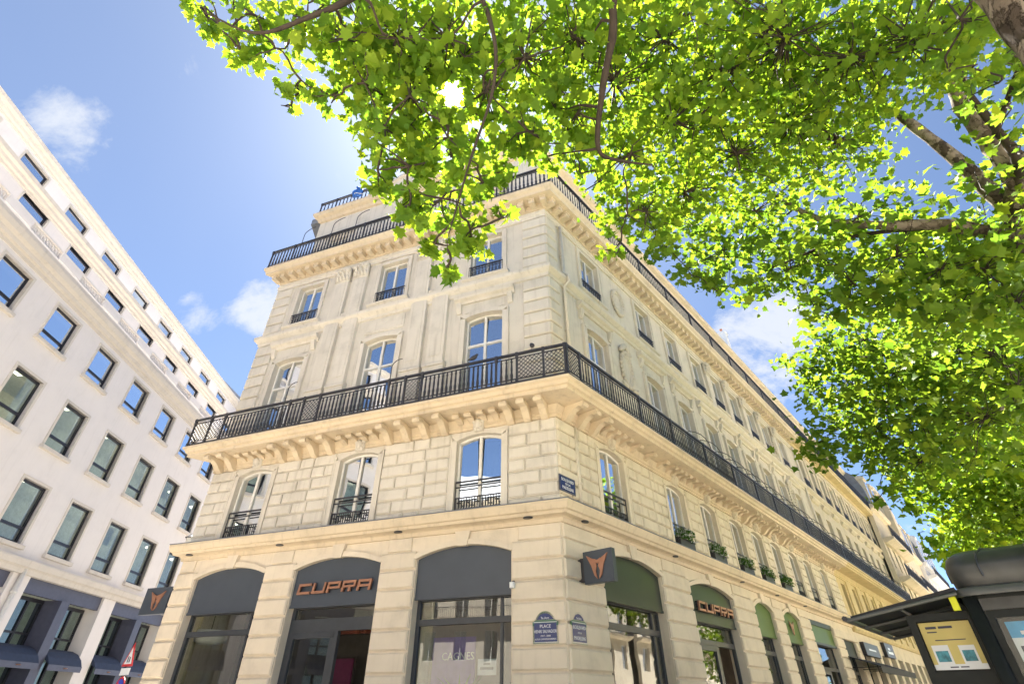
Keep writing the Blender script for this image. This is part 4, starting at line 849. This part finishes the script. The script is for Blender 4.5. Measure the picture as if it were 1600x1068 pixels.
# white gabled house farther down the side street
gh = thing('gabled_house', 'plain white gabled house beyond the office building in the side street', 'house', (-20, 20, 0)); FG = Face(gh, RZM)
FG.part('wall', MB().box(20, 34, .6, 9, .14, 21.6), 'plaster'); FG.part('gable', MB().add([(20, .6, 21.6), (20, 9, 21.6), (20, 4.8, 25.2), (34, .6, 21.6), (34, 9, 21.6), (34, 4.8, 25.2)], [(0, 1, 2), (5, 4, 3)]), 'plaster')
FG.part('roof', MB().add([(19.7, .2, 21.5), (19.7, 4.8, 25.45), (19.7, 9.4, 21.5), (34, .2, 21.5), (34, 4.8, 25.45), (34, 9.4, 21.5), (19.7, .2, 21.3), (19.7, 4.8, 25.2), (19.7, 9.4, 21.3), (34, .2, 21.3), (34, 4.8, 25.2), (34, 9.4, 21.3)], [(0, 1, 4, 3), (1, 2, 5, 4), (6, 9, 10, 7), (7, 10, 11, 8), (0, 6, 7, 1), (1, 7, 8, 2), (0, 3, 9, 6), (2, 8, 11, 5)]), 'zinc')
kg = window_kit('far', 1.1, 2.3)
for x in (22, 25, 28, 31):
    for z in (6, 9.5, 13, 16.5): place_window(FG, kg, x, .52, z)

# ================================================================== houses across the square, seen only mirrored in the glass
def opposite(o, t, W, zc, lab, n):
    """t: direction to the right seen from its street"""
    r = thing('opposite_house', lab, 'building', (o.x, o.y, 0), group='houses facing the corner building'); F = Face(r, math.atan2(t.y, t.x)); wx = [W*(i+.5)/n for i in range(n)]; mb = MB()
    fl = [.3, 4.6, 8.0, 11.4, 14.4]
    for i, z in enumerate(fl): wall_band(mb, 0, W, .14 if i == 0 else z-.4, fl[i+1]-.4 if i < 4 else zc, [(x-.6, x+.6, z, z+min(2.4, zc-z-.3), 0) for x in wx])
    F.part('wall', mb, 'stone_opp'); F.part('inner_wall', MB().box(.05, W-.05, .9, 10, .14, zc), 'dark'); km = window_kit('opp', 1.2, 2.4)
    for z in fl[:-1]:
        for x in wx: place_window(F, km, x, .2, z)
    for z in (8.0, 14.4):
        F.part('balcony_slab', MB().mold([(0, z-.5), (.6, z-.3), (.7, z-.1), (0, z-.1)], 0, W), 'stone_opp'); railing(F, 'balcony_railing', 0, W, .65, z-.1, 1.0, [], single=(0, 0), spacing=.2)
    F.part('cornice', MB().mold([(0, zc-.4), (.4, zc-.2), (.5, zc), (0, zc+.1)], 0, W), 'stone_opp'); F.part('roof', MB().mold([(.1, zc+.1), (-.8, zc+3), (-2.5, zc+4), (-9, zc+4), (-9, zc+.1)], 0, W), 'zinc')
ON = Vector((.55, .835)).normalized(); OT = Vector((-ON.y, ON.x))
for k, (a, W, zc, lab) in enumerate(((9, 17, 17, 'cream house across the square mirrored in the left shop windows'), (-8, 17, 18.5, 'tall cream house across the square mirrored in the shop door glass'), (-25, 17, 16.5, 'cream house across the square mirrored in the corner windows'))): opposite(Vector((-30.5, -14))+OT*a, OT, W, zc, lab, 6)
for k, (a, W, zc, lab) in enumerate(((50, 38, 17.5, 'long cream house across the boulevard mirrored in the first boulevard arch'), (90, 38, 18.5, 'long cream house across the boulevard mirrored in the second boulevard arch'), (130, 38, 17, 'farthest cream house across the boulevard, mirrored in the shop glass'))): opposite(Cp+dB*a+nB*27, -dB, W, zc, lab, 13)

# ================================================================== newspaper kiosk
KO = Vector((5.33, 6.67)); RZK = math.atan2(nB.y, nB.x)
ki = thing('newspaper_kiosk', 'dark metal newspaper kiosk with rounded roof, awning and posters, bottom right corner', 'kiosk', (KO.x, KO.y, .14), RZK)
def rr(x0, x1, y0, y1, r, n=6):
    out = []
    for cx_, cy_, a0 in ((x1-r, y0+r, -90), (x1-r, y1-r, 0), (x0+r, y1-r, 90), (x0+r, y0+r, 180)):
        out += [(cx_+r*math.cos(R(a0+90*i/n)), cy_+r*math.sin(R(a0+90*i/n))) for i in range(n+1)]
    return out
KW, KD = 2.1, 3.4
base = rr(.0, KW, .0, KD, .22)
def rings(levels, poly, cx_, cy_):
    vs = []; n = len(poly)
    for sc, z in levels: vs += [(cx_+(x-cx_)*(1-(1-sc)*1.0) if False else x+(cx_-x)*(1-sc), y+(cy_-y)*(1-sc), z) for x, y in poly]
    return vs, [(i*n+k, i*n+(k+1) % n, (i+1)*n+(k+1) % n, (i+1)*n+k) for i in range(len(levels)-1) for k in range(n)]+[tuple(range((len(levels)-1)*n, len(levels)*n))]
zr = 2.58
v, f = rings([(.985, zr), (1.0, zr+.08), (1.01, zr+.22), (1.0, zr+.28), (.965, zr+.36), (.89, zr+.42), (.7, zr+.455), (.3, zr+.47), (.02, zr+.475)], base, KW/2, KD/2)
rf = put('roof', MB().add(v, f).mesh('roof', 'kiosk_roof', True), ki)
v, f = rings([(1.03, zr-.09), (1.035, zr-.02), (1.0, zr+.01), (.9, zr+.01)], base, KW/2, KD/2); put('rim', MB().add(v, f).mesh('rim', 'rim', True), ki)
PR = [(1.01, zr+.1), (1.014, zr+.22), (1.004, zr+.285), (.969, zr+.365), (.893, zr+.426), (.7, zr+.462), (.3, zr+.477)]
for k in range(7):
    y_ = .35+k*.45; put('roof_seam', MB().tube([(KW/2-KW/2*c_, KD/2+(y_-KD/2)*c_, z_) for c_, z_ in PR], .012, 5).mesh('roof_seam', 'kiosk_roof'), rf)
for k in range(4):
    x_ = .33+k*.48; put('roof_seam', MB().tube([(KW/2+(x_-KW/2)*c_, KD/2-KD/2*c_, z_) for c_, z_ in PR], .012, 5).mesh('roof_seam', 'kiosk_roof'), rf)
put('ceiling', MB().plan(offset_poly(base, .05), zr-.12, zr-.08).mesh('ceiling', 'kiosk'), ki)
for x, y in ((.02, .02), (KW-.16, .02), (.02, KD-.16), (KW-.16, KD-.16)): put('pillar', MB().plan([(x+a, y+b) for a, b in rr(0, .15, 0, .15, .05, 3)], 0, zr-.09).mesh('pillar', 'kiosk', True), ki)
put('header', MB().box(.17, KW-.16, .06, .12, 2.34, zr-.12).mesh('header', 'kiosk_roof'), ki); put('plinth', MB().box(.17, KW-.16, .05, .2, 0, .7).mesh('plinth', 'kiosk'), ki)
put('side_wall', MB().box(.05, .12, .9, KD-.16, 0, zr-.12).mesh('side_wall', 'kiosk'), ki); put('side_wall', MB().box(KW-.12, KW-.05, .16, KD-.16, 0, zr-.12).mesh('side_wall', 'kiosk'), ki); put('back_wall', MB().box(.17, KW-.17, KD-.12, KD-.06, 0, zr-.12).mesh('back_wall', 'kiosk'), ki)
sh = put('display_case', MB().box(.17, .24, .08, .2, .7, 2.34).box(KW-.24, KW-.16, .08, .2, .7, 2.34).box(.24, KW-.24, .08, .2, .7, .8).box(.24, KW-.24, .08, .2, 2.26, 2.34).box(.24, KW-.24, .19, .22, .8, 2.26).mesh('display_case', 'kiosk'), ki)
ps = put('poster', MB().box(.30, KW-.36, .155, .165, 1.1, 2.22).mesh('poster', 'paper'), sh)
put('print', MB().box(.30, KW-.36, .150, .155, 2.06, 2.22).mesh('print', 'cyan'), ps); put('print', MB().box(.46, KW-.5, .150, .155, 1.94, 2.0).mesh('print', 'magenta'), ps); put('print', MB().box(.46, KW-.5, .150, .155, 1.45, 1.91).mesh('print', 'teal'), ps)
put('print', MB().box(.5, 1.1, .146, .150, 2.165, 2.195).box(.4, 1.2, .146, .150, 2.09, 2.125).mesh('print', 'paper'), ps); put('print', MB().box(.34, .40, .150, .155, 1.4, 1.98).mesh('print', 'ink'), ps)
put('pane', MB().box(.24, KW-.24, .1, .108, .8, 2.26).mesh('pane', 'pane_kiosk'), sh)
wg = put('display_wing', MB().box(-.62, -.54, .16, .26, 0, 2.36).box(-.01, .06, .16, .26, 0, 2.36).box(-.54, -.01, .16, .26, 2.28, 2.36).box(-.54, -.01, .16, .26, 0, 1.76).box(-.54, -.01, .23, .25, 1.76, 2.28).mesh('display_wing', 'kiosk'), ki)
yp = put('poster', MB().box(-.53, -.02, .205, .215, 1.78, 2.27).mesh('poster', 'yellow'), wg)
put('print', MB().box(-.53, -.02, .2, .205, 1.78, 1.835).box(-.485, -.32, .2, .205, 1.835, 2.03).box(-.225, -.07, .2, .205, 1.835, 2.02).mesh('print', 'paper'), yp); put('print', MB().box(-.465, -.34, .196, .2, 1.86, 1.97).box(-.205, -.09, .196, .2, 1.86, 1.97).mesh('print', 'teal'), yp)
put('print', MB().box(-.47, -.36, .199, .205, 2.2, 2.225).box(-.34, -.2, .199, .205, 2.2, 2.225).box(-.47, -.37, .199, .205, 2.16, 2.172).box(-.42, -.12, .199, .205, 2.075, 2.085).box(-.38, -.3, .199, .205, 1.80, 1.812).box(-.28, -.2, .199, .205, 1.80, 1.812).mesh('print', 'ink'), yp)
kaw = put('awning', MB().add([(0, 0, 2.56), (-1.2, 0, 2.36), (-1.2, 3.0, 2.36), (0, 3.0, 2.56), (0, 0, 2.60), (-1.2, 0, 2.385), (-1.2, 3.0, 2.385), (0, 3.0, 2.60)], [(0, 1, 2, 3), (7, 6, 5, 4), (0, 4, 5, 1), (1, 5, 6, 2), (2, 6, 7, 3), (3, 7, 4, 0)]).mesh('awning', 'tarp'), ki)
for y in (.0, 1.0, 2.0, 3.0): put('rib', MB().tube([(0, y, 2.53), (-1.25, y, 2.335)], .022, 6).mesh('rib', 'rim'), kaw)
put('rib', MB().tube([(-1.27, -.02, 2.36), (-1.27, 3.02, 2.36)], .035, 6).mesh('rib', 'dark_frame'), kaw); put('rib', MB().tube([(-.62, 0, 2.42), (-.62, 3, 2.42)], .02, 6).mesh('rib', 'dark_frame'), kaw)
put('lime_strip', MB().box(-.10, -.03, .04, .1, 2.36, 2.52).mesh('lime_strip', 'lime'), ki)  # small plain yellow-green strip under the roof corner

# ================================================================== road signs at the side street
rs = thing('road_sign', 'red-edged triangular warning sign over a blue no-parking disc on one pole', 'road sign', (-11.55, 17.95, 0), R(-32)); rs.scale = (.85, .85, 1)
put('pole', MB().tube([(0, .04, 0), (0, .04, 3.15)], .03, 8).mesh('pole', 'rim'), rs)
tr = put('warning_plate', MB().prism([(-.36, 2.5), (.36, 2.5), (0, 3.12)], -.01, .01).mesh('warning_plate', 'red'), rs); put('field', MB().prism([(-.25, 2.56), (.25, 2.56), (0, 2.99)], -.014, -.0101).mesh('field', 'enamel_white'), tr); put('figures', MB().box(-.09, -.03, -.018, -.0142, 2.6, 2.76).box(.03, .09, -.018, -.0142, 2.6, 2.74).mesh('figures', 'ink'), tr)
put('supplementary_plate', MB().box(-.3, .3, -.01, .01, 2.28, 2.46).mesh('supplementary_plate', 'enamel_white'), rs)
def disc(r_, y0, y1, zc, mat, nm): return MB().prism([(r_*math.cos(R(15*k)), zc+r_*math.sin(R(15*k))) for k in range(24)], y0, y1).mesh(nm, mat)
dp = put('no_parking_disc', disc(.32, -.01, .01, 1.93, 'red', 'd'), rs); put('field', disc(.26, -.014, -.0101, 1.93, 'signblue', 'f'), dp); put('slash', MB().prism([(-.2, 2.08), (-.15, 2.13), (.2, 1.78), (.15, 1.73)], -.018, -.0141).mesh('slash', 'red'), dp)

# ================================================================== plane trees
half = [(.0, .0), (.20, -.07), (.44, .03), (.34, .17), (.62, .40), (.36, .45), (.33, .66), (.15, .66), (0, 1.0)]
def leaf_shape(simple):
    h = half if not simple else [(0, 0), (.42, .04), (.33, .2), (.60, .45), (.30, .56), (0, 1)]
    pts = h+[(-x, y) for x, y in reversed(h[1:-1])]
    v = [(0, .36, 0)]+[(x, y, .28*abs(x)-.22*(y-.36)**2-.06*abs(x)*y) for x, y in pts]; n = len(pts)
    return np.array(v, float), np.array([(0, 1+k, 1+(k+1) % n) for k in range(n)], int)
SHAPE = {False: leaf_shape(False), True: leaf_shape(True)}
def leaf_frames(n, tilt):
    nr = RNG.normal(0, tilt, (n, 3)); nr[:, 2] += 1; nr /= np.linalg.norm(nr, axis=1)[:, None]
    ax = RNG.normal(0, 1, (n, 3)); ax[:, 2] -= .7; ax -= nr*(ax*nr).sum(1)[:, None]; ax /= np.linalg.norm(ax, axis=1)[:, None]
    return np.cross(ax, nr), ax, nr
def leaves_mesh(name, C, size, simple, mat, tilt=1.0):
    V, Fc = SHAPE[simple]; n = len(C); X, Y, Z = leaf_frames(n, tilt)
    curl = RNG.uniform(.3, 1.7, n)
    P = C[:, None, :]+size[:, None, None]*(V[None, :, 0, None]*X[:, None, :]+V[None, :, 1, None]*Y[:, None, :]+(V[None, :, 2, None]*curl[:, None, None])*Z[:, None, :])
    nv = len(V); F = (Fc[None]+(np.arange(n)*nv)[:, None, None]).reshape(-1, 3); P = P.reshape(-1, 3)
    me = bpy.data.meshes.new(name); me.vertices.add(len(P)); me.vertices.foreach_set('co', P.ravel()); me.loops.add(F.size); me.loops.foreach_set('vertex_index', F.ravel())
    me.polygons.add(len(F)); me.polygons.foreach_set('loop_start', np.arange(0, F.size, 3)); me.polygons.foreach_set('loop_total', np.full(len(F), 3)); me.update(); me.validate()
    me.materials.append(M[mat]); return me
def to_px(P):
    Q = P-np.array([0, 0, EYE]); c, s = math.cos(PITCH), math.sin(PITCH); fw = Q[:, 1]*c+Q[:, 2]*s; up = -Q[:, 1]*s+Q[:, 2]*c
    return 800+FPX*Q[:, 0]/fw, 534-FPX*up/fw, fw
def wig(p, q, n, amp, rg):
    p, q = Vector(p), Vector(q); L_ = (q-p).length
    return [p.lerp(q, i/n)+(Vector((rg.gauss(0, 1), rg.gauss(0, 1), rg.gauss(0, .7)))*amp*L_ if 0 < i < n else Vector()) for i in range(n+1)]
def smooth_path(pts, n=5):
    out = []; P = [Vector(p) for p in pts]; P = [P[0]*2-P[1]]+P+[P[-1]*2-P[-2]]
    for i in range(1, len(P)-2):
        for k in range(n):
            t = k/n; a, b, c, d = P[i-1:i+3]; out.append(.5*((2*b)+(c-a)*t+(2*a-5*b+4*c-d)*t*t+(3*b-a-3*c+d)*t**3))
    return out+[P[-2]]
def tree(label, base, trunk, r0, blobs, limbs, size, cover, simple, mat, n_single, seed, extra=(), sigma=.3, deep=0):
    """trunk: points from base up; blobs: (px, py, dist, radius px[, density]) crown clumps; limbs: lists of (point, radius)"""
    rg = random.Random(seed); root = thing('plane_tree', label, 'tree', base); B = Vector(base)
    tp = smooth_path([Vector(p) for p in trunk], 6); n = len(tp); mb = MB()
    mb.tube([p-B for p in tp], [r0*(1-.45*i/(n-1))*(1+.025*math.sin(i*1.3)+.015*rg.uniform(-1, 1)) for i in range(n)], 16); put('trunk', mb.mesh('trunk', 'bark', True), root)
    nodes = [(tp[i], r0*.5) for i in range(n*2//3, n)]
    for pts, ra, rb, bm_ in limbs:
        sp = smooth_path([tp[-1] if p is None else Vector(p) for p in pts], 5); m = len(sp)
        rad = [ra+(rb-ra)*i/(m-1) for i in range(m)]; put('branch', MB().tube([p-B for p in sp], [r*(1+.12*rg.uniform(-1, 1)) for r in rad], 9).mesh('branch', bm_, True), root)
        nodes += list(zip(sp[1:], rad[1:]))
    balls = []
    for b in blobs:
        c = at(b[0], b[1], b[2]); r = b[3]/FPX*b[2]*.92; balls.append((c, r, b[4] if len(b) > 4 else 1.0, (c-Vector((0, 0, EYE))).normalized()))
    balls += [(Vector(c), r, d, None) for c, r, d in extra]
    Cs = []; twigs = MB()
    for c, r, dens, away in balls:
        nl = int(cover*dens*math.pi*r*r/(size*size*.42)); nt = max(3, nl//9)
        # side branch to the clump
        q, rq = min(nodes, key=lambda t: (t[0]-c).length); 
        if (q-c).length > .15: twigs.tube([p-B for p in smooth_path(wig(q, c, 4, .06, rg), 2)], [min(rq*.6, .012+.012*(q-c).length)]*3+[.012]*6, 5)
        nodes.append((c, .015))
        tw = RNG.normal(0, 1, (nt, 3)); tw /= np.linalg.norm(tw, axis=1)[:, None]; tw *= (RNG.random(nt)**.42)[:, None]*r*np.array([1, 1, .85]); tw += np.array(c)
        if away is not None and deep: tw += np.array(away)[None]*(RNG.random(nt)**1.3*deep*min(1, r/.5))[:, None]
        for t in tw[:max(2, nt//3)]: twigs.tube([p-B for p in wig(c, t, 3, .07, rg)], [.012, .009, .007, .004], 4)
        k = RNG.integers(0, nt, nl); Cs.append(tw[k]+RNG.normal(0, 1, (nl, 3))*sigma*np.array([1, 1, .55])*min(1, r))
    C_ = np.concatenate(Cs)
    d = C_-np.array([0, 0, EYE]); dist = np.linalg.norm(d, axis=1); d /= dist[:, None]
    keep = ((d@np.array(S)) < math.cos(R(1.5))) & (dist > 2.3); C_ = C_[keep]; dist = dist[keep]
    o = put('twigs', twigs.mesh('twigs', 'twig'), root); o['kind'] = 'stuff'
    sz = size*(.5+1.0*RNG.random(len(C_))**1.6)
    x, y, fw = to_px(C_); inside = (x > -20) & (x < 1620) & (y > -20) & (y < 1080) & (fw > 0)
    order = np.argsort(np.where(inside, dist, 1e6)); one = order[:n_single]; rest = order[n_single:]
    o = put('foliage', leaves_mesh('foliage', C_[rest]-np.array(base), sz[rest], simple, mat), root); o['kind'] = 'stuff'
    if n_single:
        key = ('leaf', mat)
        if key not in CACHE:
            V, Fc = SHAPE[False]; me = bpy.data.meshes.new('leaf'); me.from_pydata(V.tolist(), [], Fc.tolist()); me.materials.append(M[mat]); CACHE[key] = me
        X, Y, Z = leaf_frames(n_single, 1.0)
        for i, j in enumerate(one):
            lo = put('leaf', CACHE[key], root); m = Matrix((X[i], Y[i], Z[i])).transposed().to_4x4() @ Matrix.Scale(sz[j], 4); m.translation = Vector(C_[j])-B; lo.matrix_local = m
    return root
A_ = at
near_blobs = [(320, 10, 6.2, 30, .7), (345, 40, 6.1, 32, .6), (400, 25, 6.0, 48, .9), (375, 75, 6, 30, .8), (430, 75, 6, 45, .9), (480, 30, 5.9, 55), (470, 125, 5.8, 38, .8), (515, 150, 5.7, 34, .9), (455, 165, 5.8, 18, .5),
    (540, 60, 5.7, 70), (570, 130, 5.5, 55), (620, 60, 5.5, 90), (600, 200, 5.3, 60), (640, 150, 5.4, 85), (700, 60, 5.5, 100), (760, 140, 5.5, 85), (700, 215, 5.3, 80), (590, 265, 5.0, 36, .8), (640, 260, 5, 60),
    (640, 320, 4.8, 42, .9), (690, 310, 4.6, 70), (680, 380, 4.4, 34), (700, 415, 4.2, 30), (735, 360, 4.5, 48), (755, 285, 4.8, 55), (785, 340, 4.7, 22, .7), (825, 205, 5.1, 60), (865, 165, 5.8, 72), (895, 235, 6, 42, .9), (935, 285, 6, 40, .9), (855, 245, 5.6, 26, .8), (820, 90, 5.6, 100), (900, 60, 5.6, 110), (900, 180, 5.3, 70),
    (960, 130, 5.5, 110), (985, 240, 5.4, 75), (980, 335, 5.2, 48), (955, 392, 5.0, 24, .9), (1010, 330, 5.6, 75), (1040, 60, 5.8, 120), (1050, 190, 5.8, 110), (1070, 300, 6.2, 80), (1130, 110, 6.0, 130), (1150, 240, 6.4, 100),
    (1230, 60, 6.0, 130), (1240, 190, 6.8, 110), (1330, 90, 6.4, 120), (1310, 220, 7.2, 80), (1430, 60, 6.2, 110), (1480, 110, 5.6, 45, .8), (1500, 30, 5.2, 70, .8), (1180, 330, 7.4, 60, .7), (1560, 130, 6, 40, .6)]
TRUNK1 = [(3.9, 1.1, 0), (3.85, 1.1, 1.6), (3.65, 1.12, 3.0), A_(1825, 165, 4.0), A_(1738, 74, 4.2), A_(1650, -12, 4.5), A_(1562, -92, 4.9), A_(1480, -165, 5.6)]
near_blobs = [(b[0], b[1], b[2]*(1.1+.38*min(1, max(0, (b[0]-800)/200))), b[3], (b[4] if len(b) > 4 else 1)*(1.5 if 540 < b[0] < 860 else 1)) for b in near_blobs]
near_extra = [((5.2, -2.2, 8.2), 1.5, .25), ((2.0, -2.6, 8.4), 1.5, .25), ((6.2, 1.5, 9.0), 1.7, .25), ((3.5, .2, 10.2), 1.8, .25), ((0, 1.5, 8.8), 1.3, .3), ((2.2, 2.4, 8.6), 1.4, .3), ((-1.6, 2.6, 7.6), 1.0, .3)]
tree('near plane tree whose large bright leaves hang over the top of the photo', (3.9, 1.1, .14), TRUNK1, .38, near_blobs,
    [([None, A_(1250, -150, 7.2), A_(985, -60, 7), A_(957, 60, 6.8), A_(940, 150, 6.7), A_(935, 232, 6.6), A_(965, 250, 6.7), A_(1020, 258, 6.8)], .075, .010, 'twig'), ([None, A_(1100, -260, 7.2), A_(700, -120, 6.6), A_(560, -10, 6), A_(480, 28, 5.9), A_(400, 52, 6), A_(320, 20, 6.2)], .06, .006, 'twig'),
     ([None, A_(1330, -140, 8.4), A_(1215, 20, 9), A_(1150, 120, 9), A_(1085, 190, 9)], .07, .015, 'twig'), ([A_(700, -120, 6.6), A_(765, 30, 5.8), A_(772, 130, 5.5), A_(735, 250, 5), A_(700, 370, 4.5)], .028, .006, 'twig'),
     ([None, (4.2, .2, 8), (4.6, -.8, 9.2)], .15, .05, 'bark')], .118, 1.4, False, 'leaf', 300, 1, near_extra, .2, 2.6)
mid_blobs = [(1040, 385, 13, 38, .7), (1075, 420, 13, 42, .8), (1080, 350, 13, 50), (1120, 455, 13, 32, .8), (1130, 390, 13, 66), (1190, 360, 12.6, 70), (1180, 440, 13, 42, .9), (1235, 420, 12.6, 66), (1275, 480, 13, 36), (1280, 400, 12.2, 72), (1330, 440, 12.6, 72), (1340, 340, 12, 75, .9), (1300, 500, 13.4, 26, .7),
    (1400, 400, 12, 85), (1470, 420, 12, 90), (1540, 420, 12, 90), (1590, 380, 11.5, 70), (1545, 300, 11.8, 45, .7), (1580, 170, 11, 45, .8), (1595, 240, 11, 30, .7), (1500, 480, 12.5, 80), (1590, 470, 12, 70), (1400, 470, 13, 60), (1560, 95, 11, 40, .7)]
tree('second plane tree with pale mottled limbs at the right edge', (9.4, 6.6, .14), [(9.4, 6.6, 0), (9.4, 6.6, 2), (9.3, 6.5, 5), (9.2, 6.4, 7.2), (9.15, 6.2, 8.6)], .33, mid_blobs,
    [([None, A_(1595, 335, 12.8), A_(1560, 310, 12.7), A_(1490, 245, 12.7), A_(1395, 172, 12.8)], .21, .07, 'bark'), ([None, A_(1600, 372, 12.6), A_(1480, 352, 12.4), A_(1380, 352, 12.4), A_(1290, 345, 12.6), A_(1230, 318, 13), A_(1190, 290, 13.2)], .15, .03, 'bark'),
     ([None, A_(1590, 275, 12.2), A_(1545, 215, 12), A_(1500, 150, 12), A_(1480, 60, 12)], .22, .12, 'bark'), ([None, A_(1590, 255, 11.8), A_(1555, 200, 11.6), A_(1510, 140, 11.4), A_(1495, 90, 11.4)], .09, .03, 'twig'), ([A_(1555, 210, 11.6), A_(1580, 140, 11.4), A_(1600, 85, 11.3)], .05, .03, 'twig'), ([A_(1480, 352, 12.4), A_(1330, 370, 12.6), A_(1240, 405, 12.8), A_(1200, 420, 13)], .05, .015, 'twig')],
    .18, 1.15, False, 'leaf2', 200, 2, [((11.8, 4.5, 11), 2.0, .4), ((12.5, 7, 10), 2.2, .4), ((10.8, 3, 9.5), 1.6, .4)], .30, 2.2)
far_blobs = [(1250, 575, 18, 32, .8), (1285, 545, 18, 44), (1270, 610, 18.5, 34, .8), (1330, 600, 18, 66), (1350, 530, 17, 60), (1400, 580, 17, 80), (1320, 665, 19, 52), (1280, 690, 19.5, 34, .8), (1300, 715, 20, 28, .8), (1370, 670, 18, 66), (1440, 640, 17, 85), (1480, 550, 16, 85), (1550, 550, 15, 85), (1540, 650, 16, 90), (1590, 600, 15, 70), (1440, 720, 18, 56), (1390, 730, 19, 34, .8), (1370, 780, 20, 13, .7)]
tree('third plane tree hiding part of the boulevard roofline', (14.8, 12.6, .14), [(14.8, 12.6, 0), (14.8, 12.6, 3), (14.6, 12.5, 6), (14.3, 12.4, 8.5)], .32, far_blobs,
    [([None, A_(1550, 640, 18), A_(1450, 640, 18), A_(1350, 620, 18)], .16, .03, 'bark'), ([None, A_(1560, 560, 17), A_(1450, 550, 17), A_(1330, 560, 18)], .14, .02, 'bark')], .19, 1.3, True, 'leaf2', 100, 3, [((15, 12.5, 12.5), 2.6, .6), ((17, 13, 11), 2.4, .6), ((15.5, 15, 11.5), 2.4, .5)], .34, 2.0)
tree('fourth plane tree just above the kiosk roof', (20.3, 18.9, .14), [(20.3, 18.9, 0), (20.3, 18.9, 3), (20.1, 18.8, 6.5), (19.8, 18.6, 8.5)], .32, [(1440, 775, 22, 24, .7), (1470, 755, 22, 40), (1500, 720, 21, 60), (1540, 760, 21, 66), (1590, 720, 20, 60), (1510, 800, 23, 44), (1560, 825, 22, 52), (1600, 800, 21, 55), (1440, 800, 22, 16, .6), (1510, 850, 24, 34)],
    [([None, A_(1600, 800, 25), A_(1530, 760, 24), A_(1480, 745, 23)], .14, .03, 'bark')], .2, 1.7, True, 'leaf', 0, 4, [((20.5, 19, 11.5), 2.6, .8), ((22.5, 20, 11), 2.4, .7), ((22, 18, 9.5), 2.4, .7)], .4)
tree('fifth plane tree far behind the kiosk', (25.8, 25.2, .14), [(25.8, 25.2, 0), (25.8, 25.2, 3), (25.6, 25, 6.5), (25.4, 25, 8.5)], .3, [(1500, 850, 33, 22), (1540, 850, 32, 32), (1580, 860, 31, 32)], [], .22, 2.6, True, 'leaf', 0, 5, [((26, 25.5, 8), 2.6, .9), ((27.5, 27, 10), 2.8, .9), ((27, 24, 8), 2.6, .9)], .45)

for s_, lab in ((35, 'sixth plane tree of the boulevard row, mirrored in the shop glass'), (44, 'seventh plane tree of the boulevard row, mirrored in the shop glass'), (53, 'farthest plane tree of the boulevard row')):
    q = Cp+dB*s_+nB*10; b = (q.x, q.y, .14)
    tree(lab, b, [(q.x, q.y, 0), (q.x, q.y, 3), (q.x-.2, q.y, 6)], .3, [], [], .24, 1.6, True, 'leaf', 0, int(s_), [((q.x-1.2, q.y-1.5, 4.6), 2.0, .9), ((q.x+.8, q.y+1.5, 4.2), 1.8, .9), ((q.x+1.4, q.y+.8, 6.5), 2.2, .9), ((q.x-1, q.y+1.6, 8.2), 2.4, .9), ((q.x+.6, q.y-1.2, 9.8), 2.4, .9)], .5)
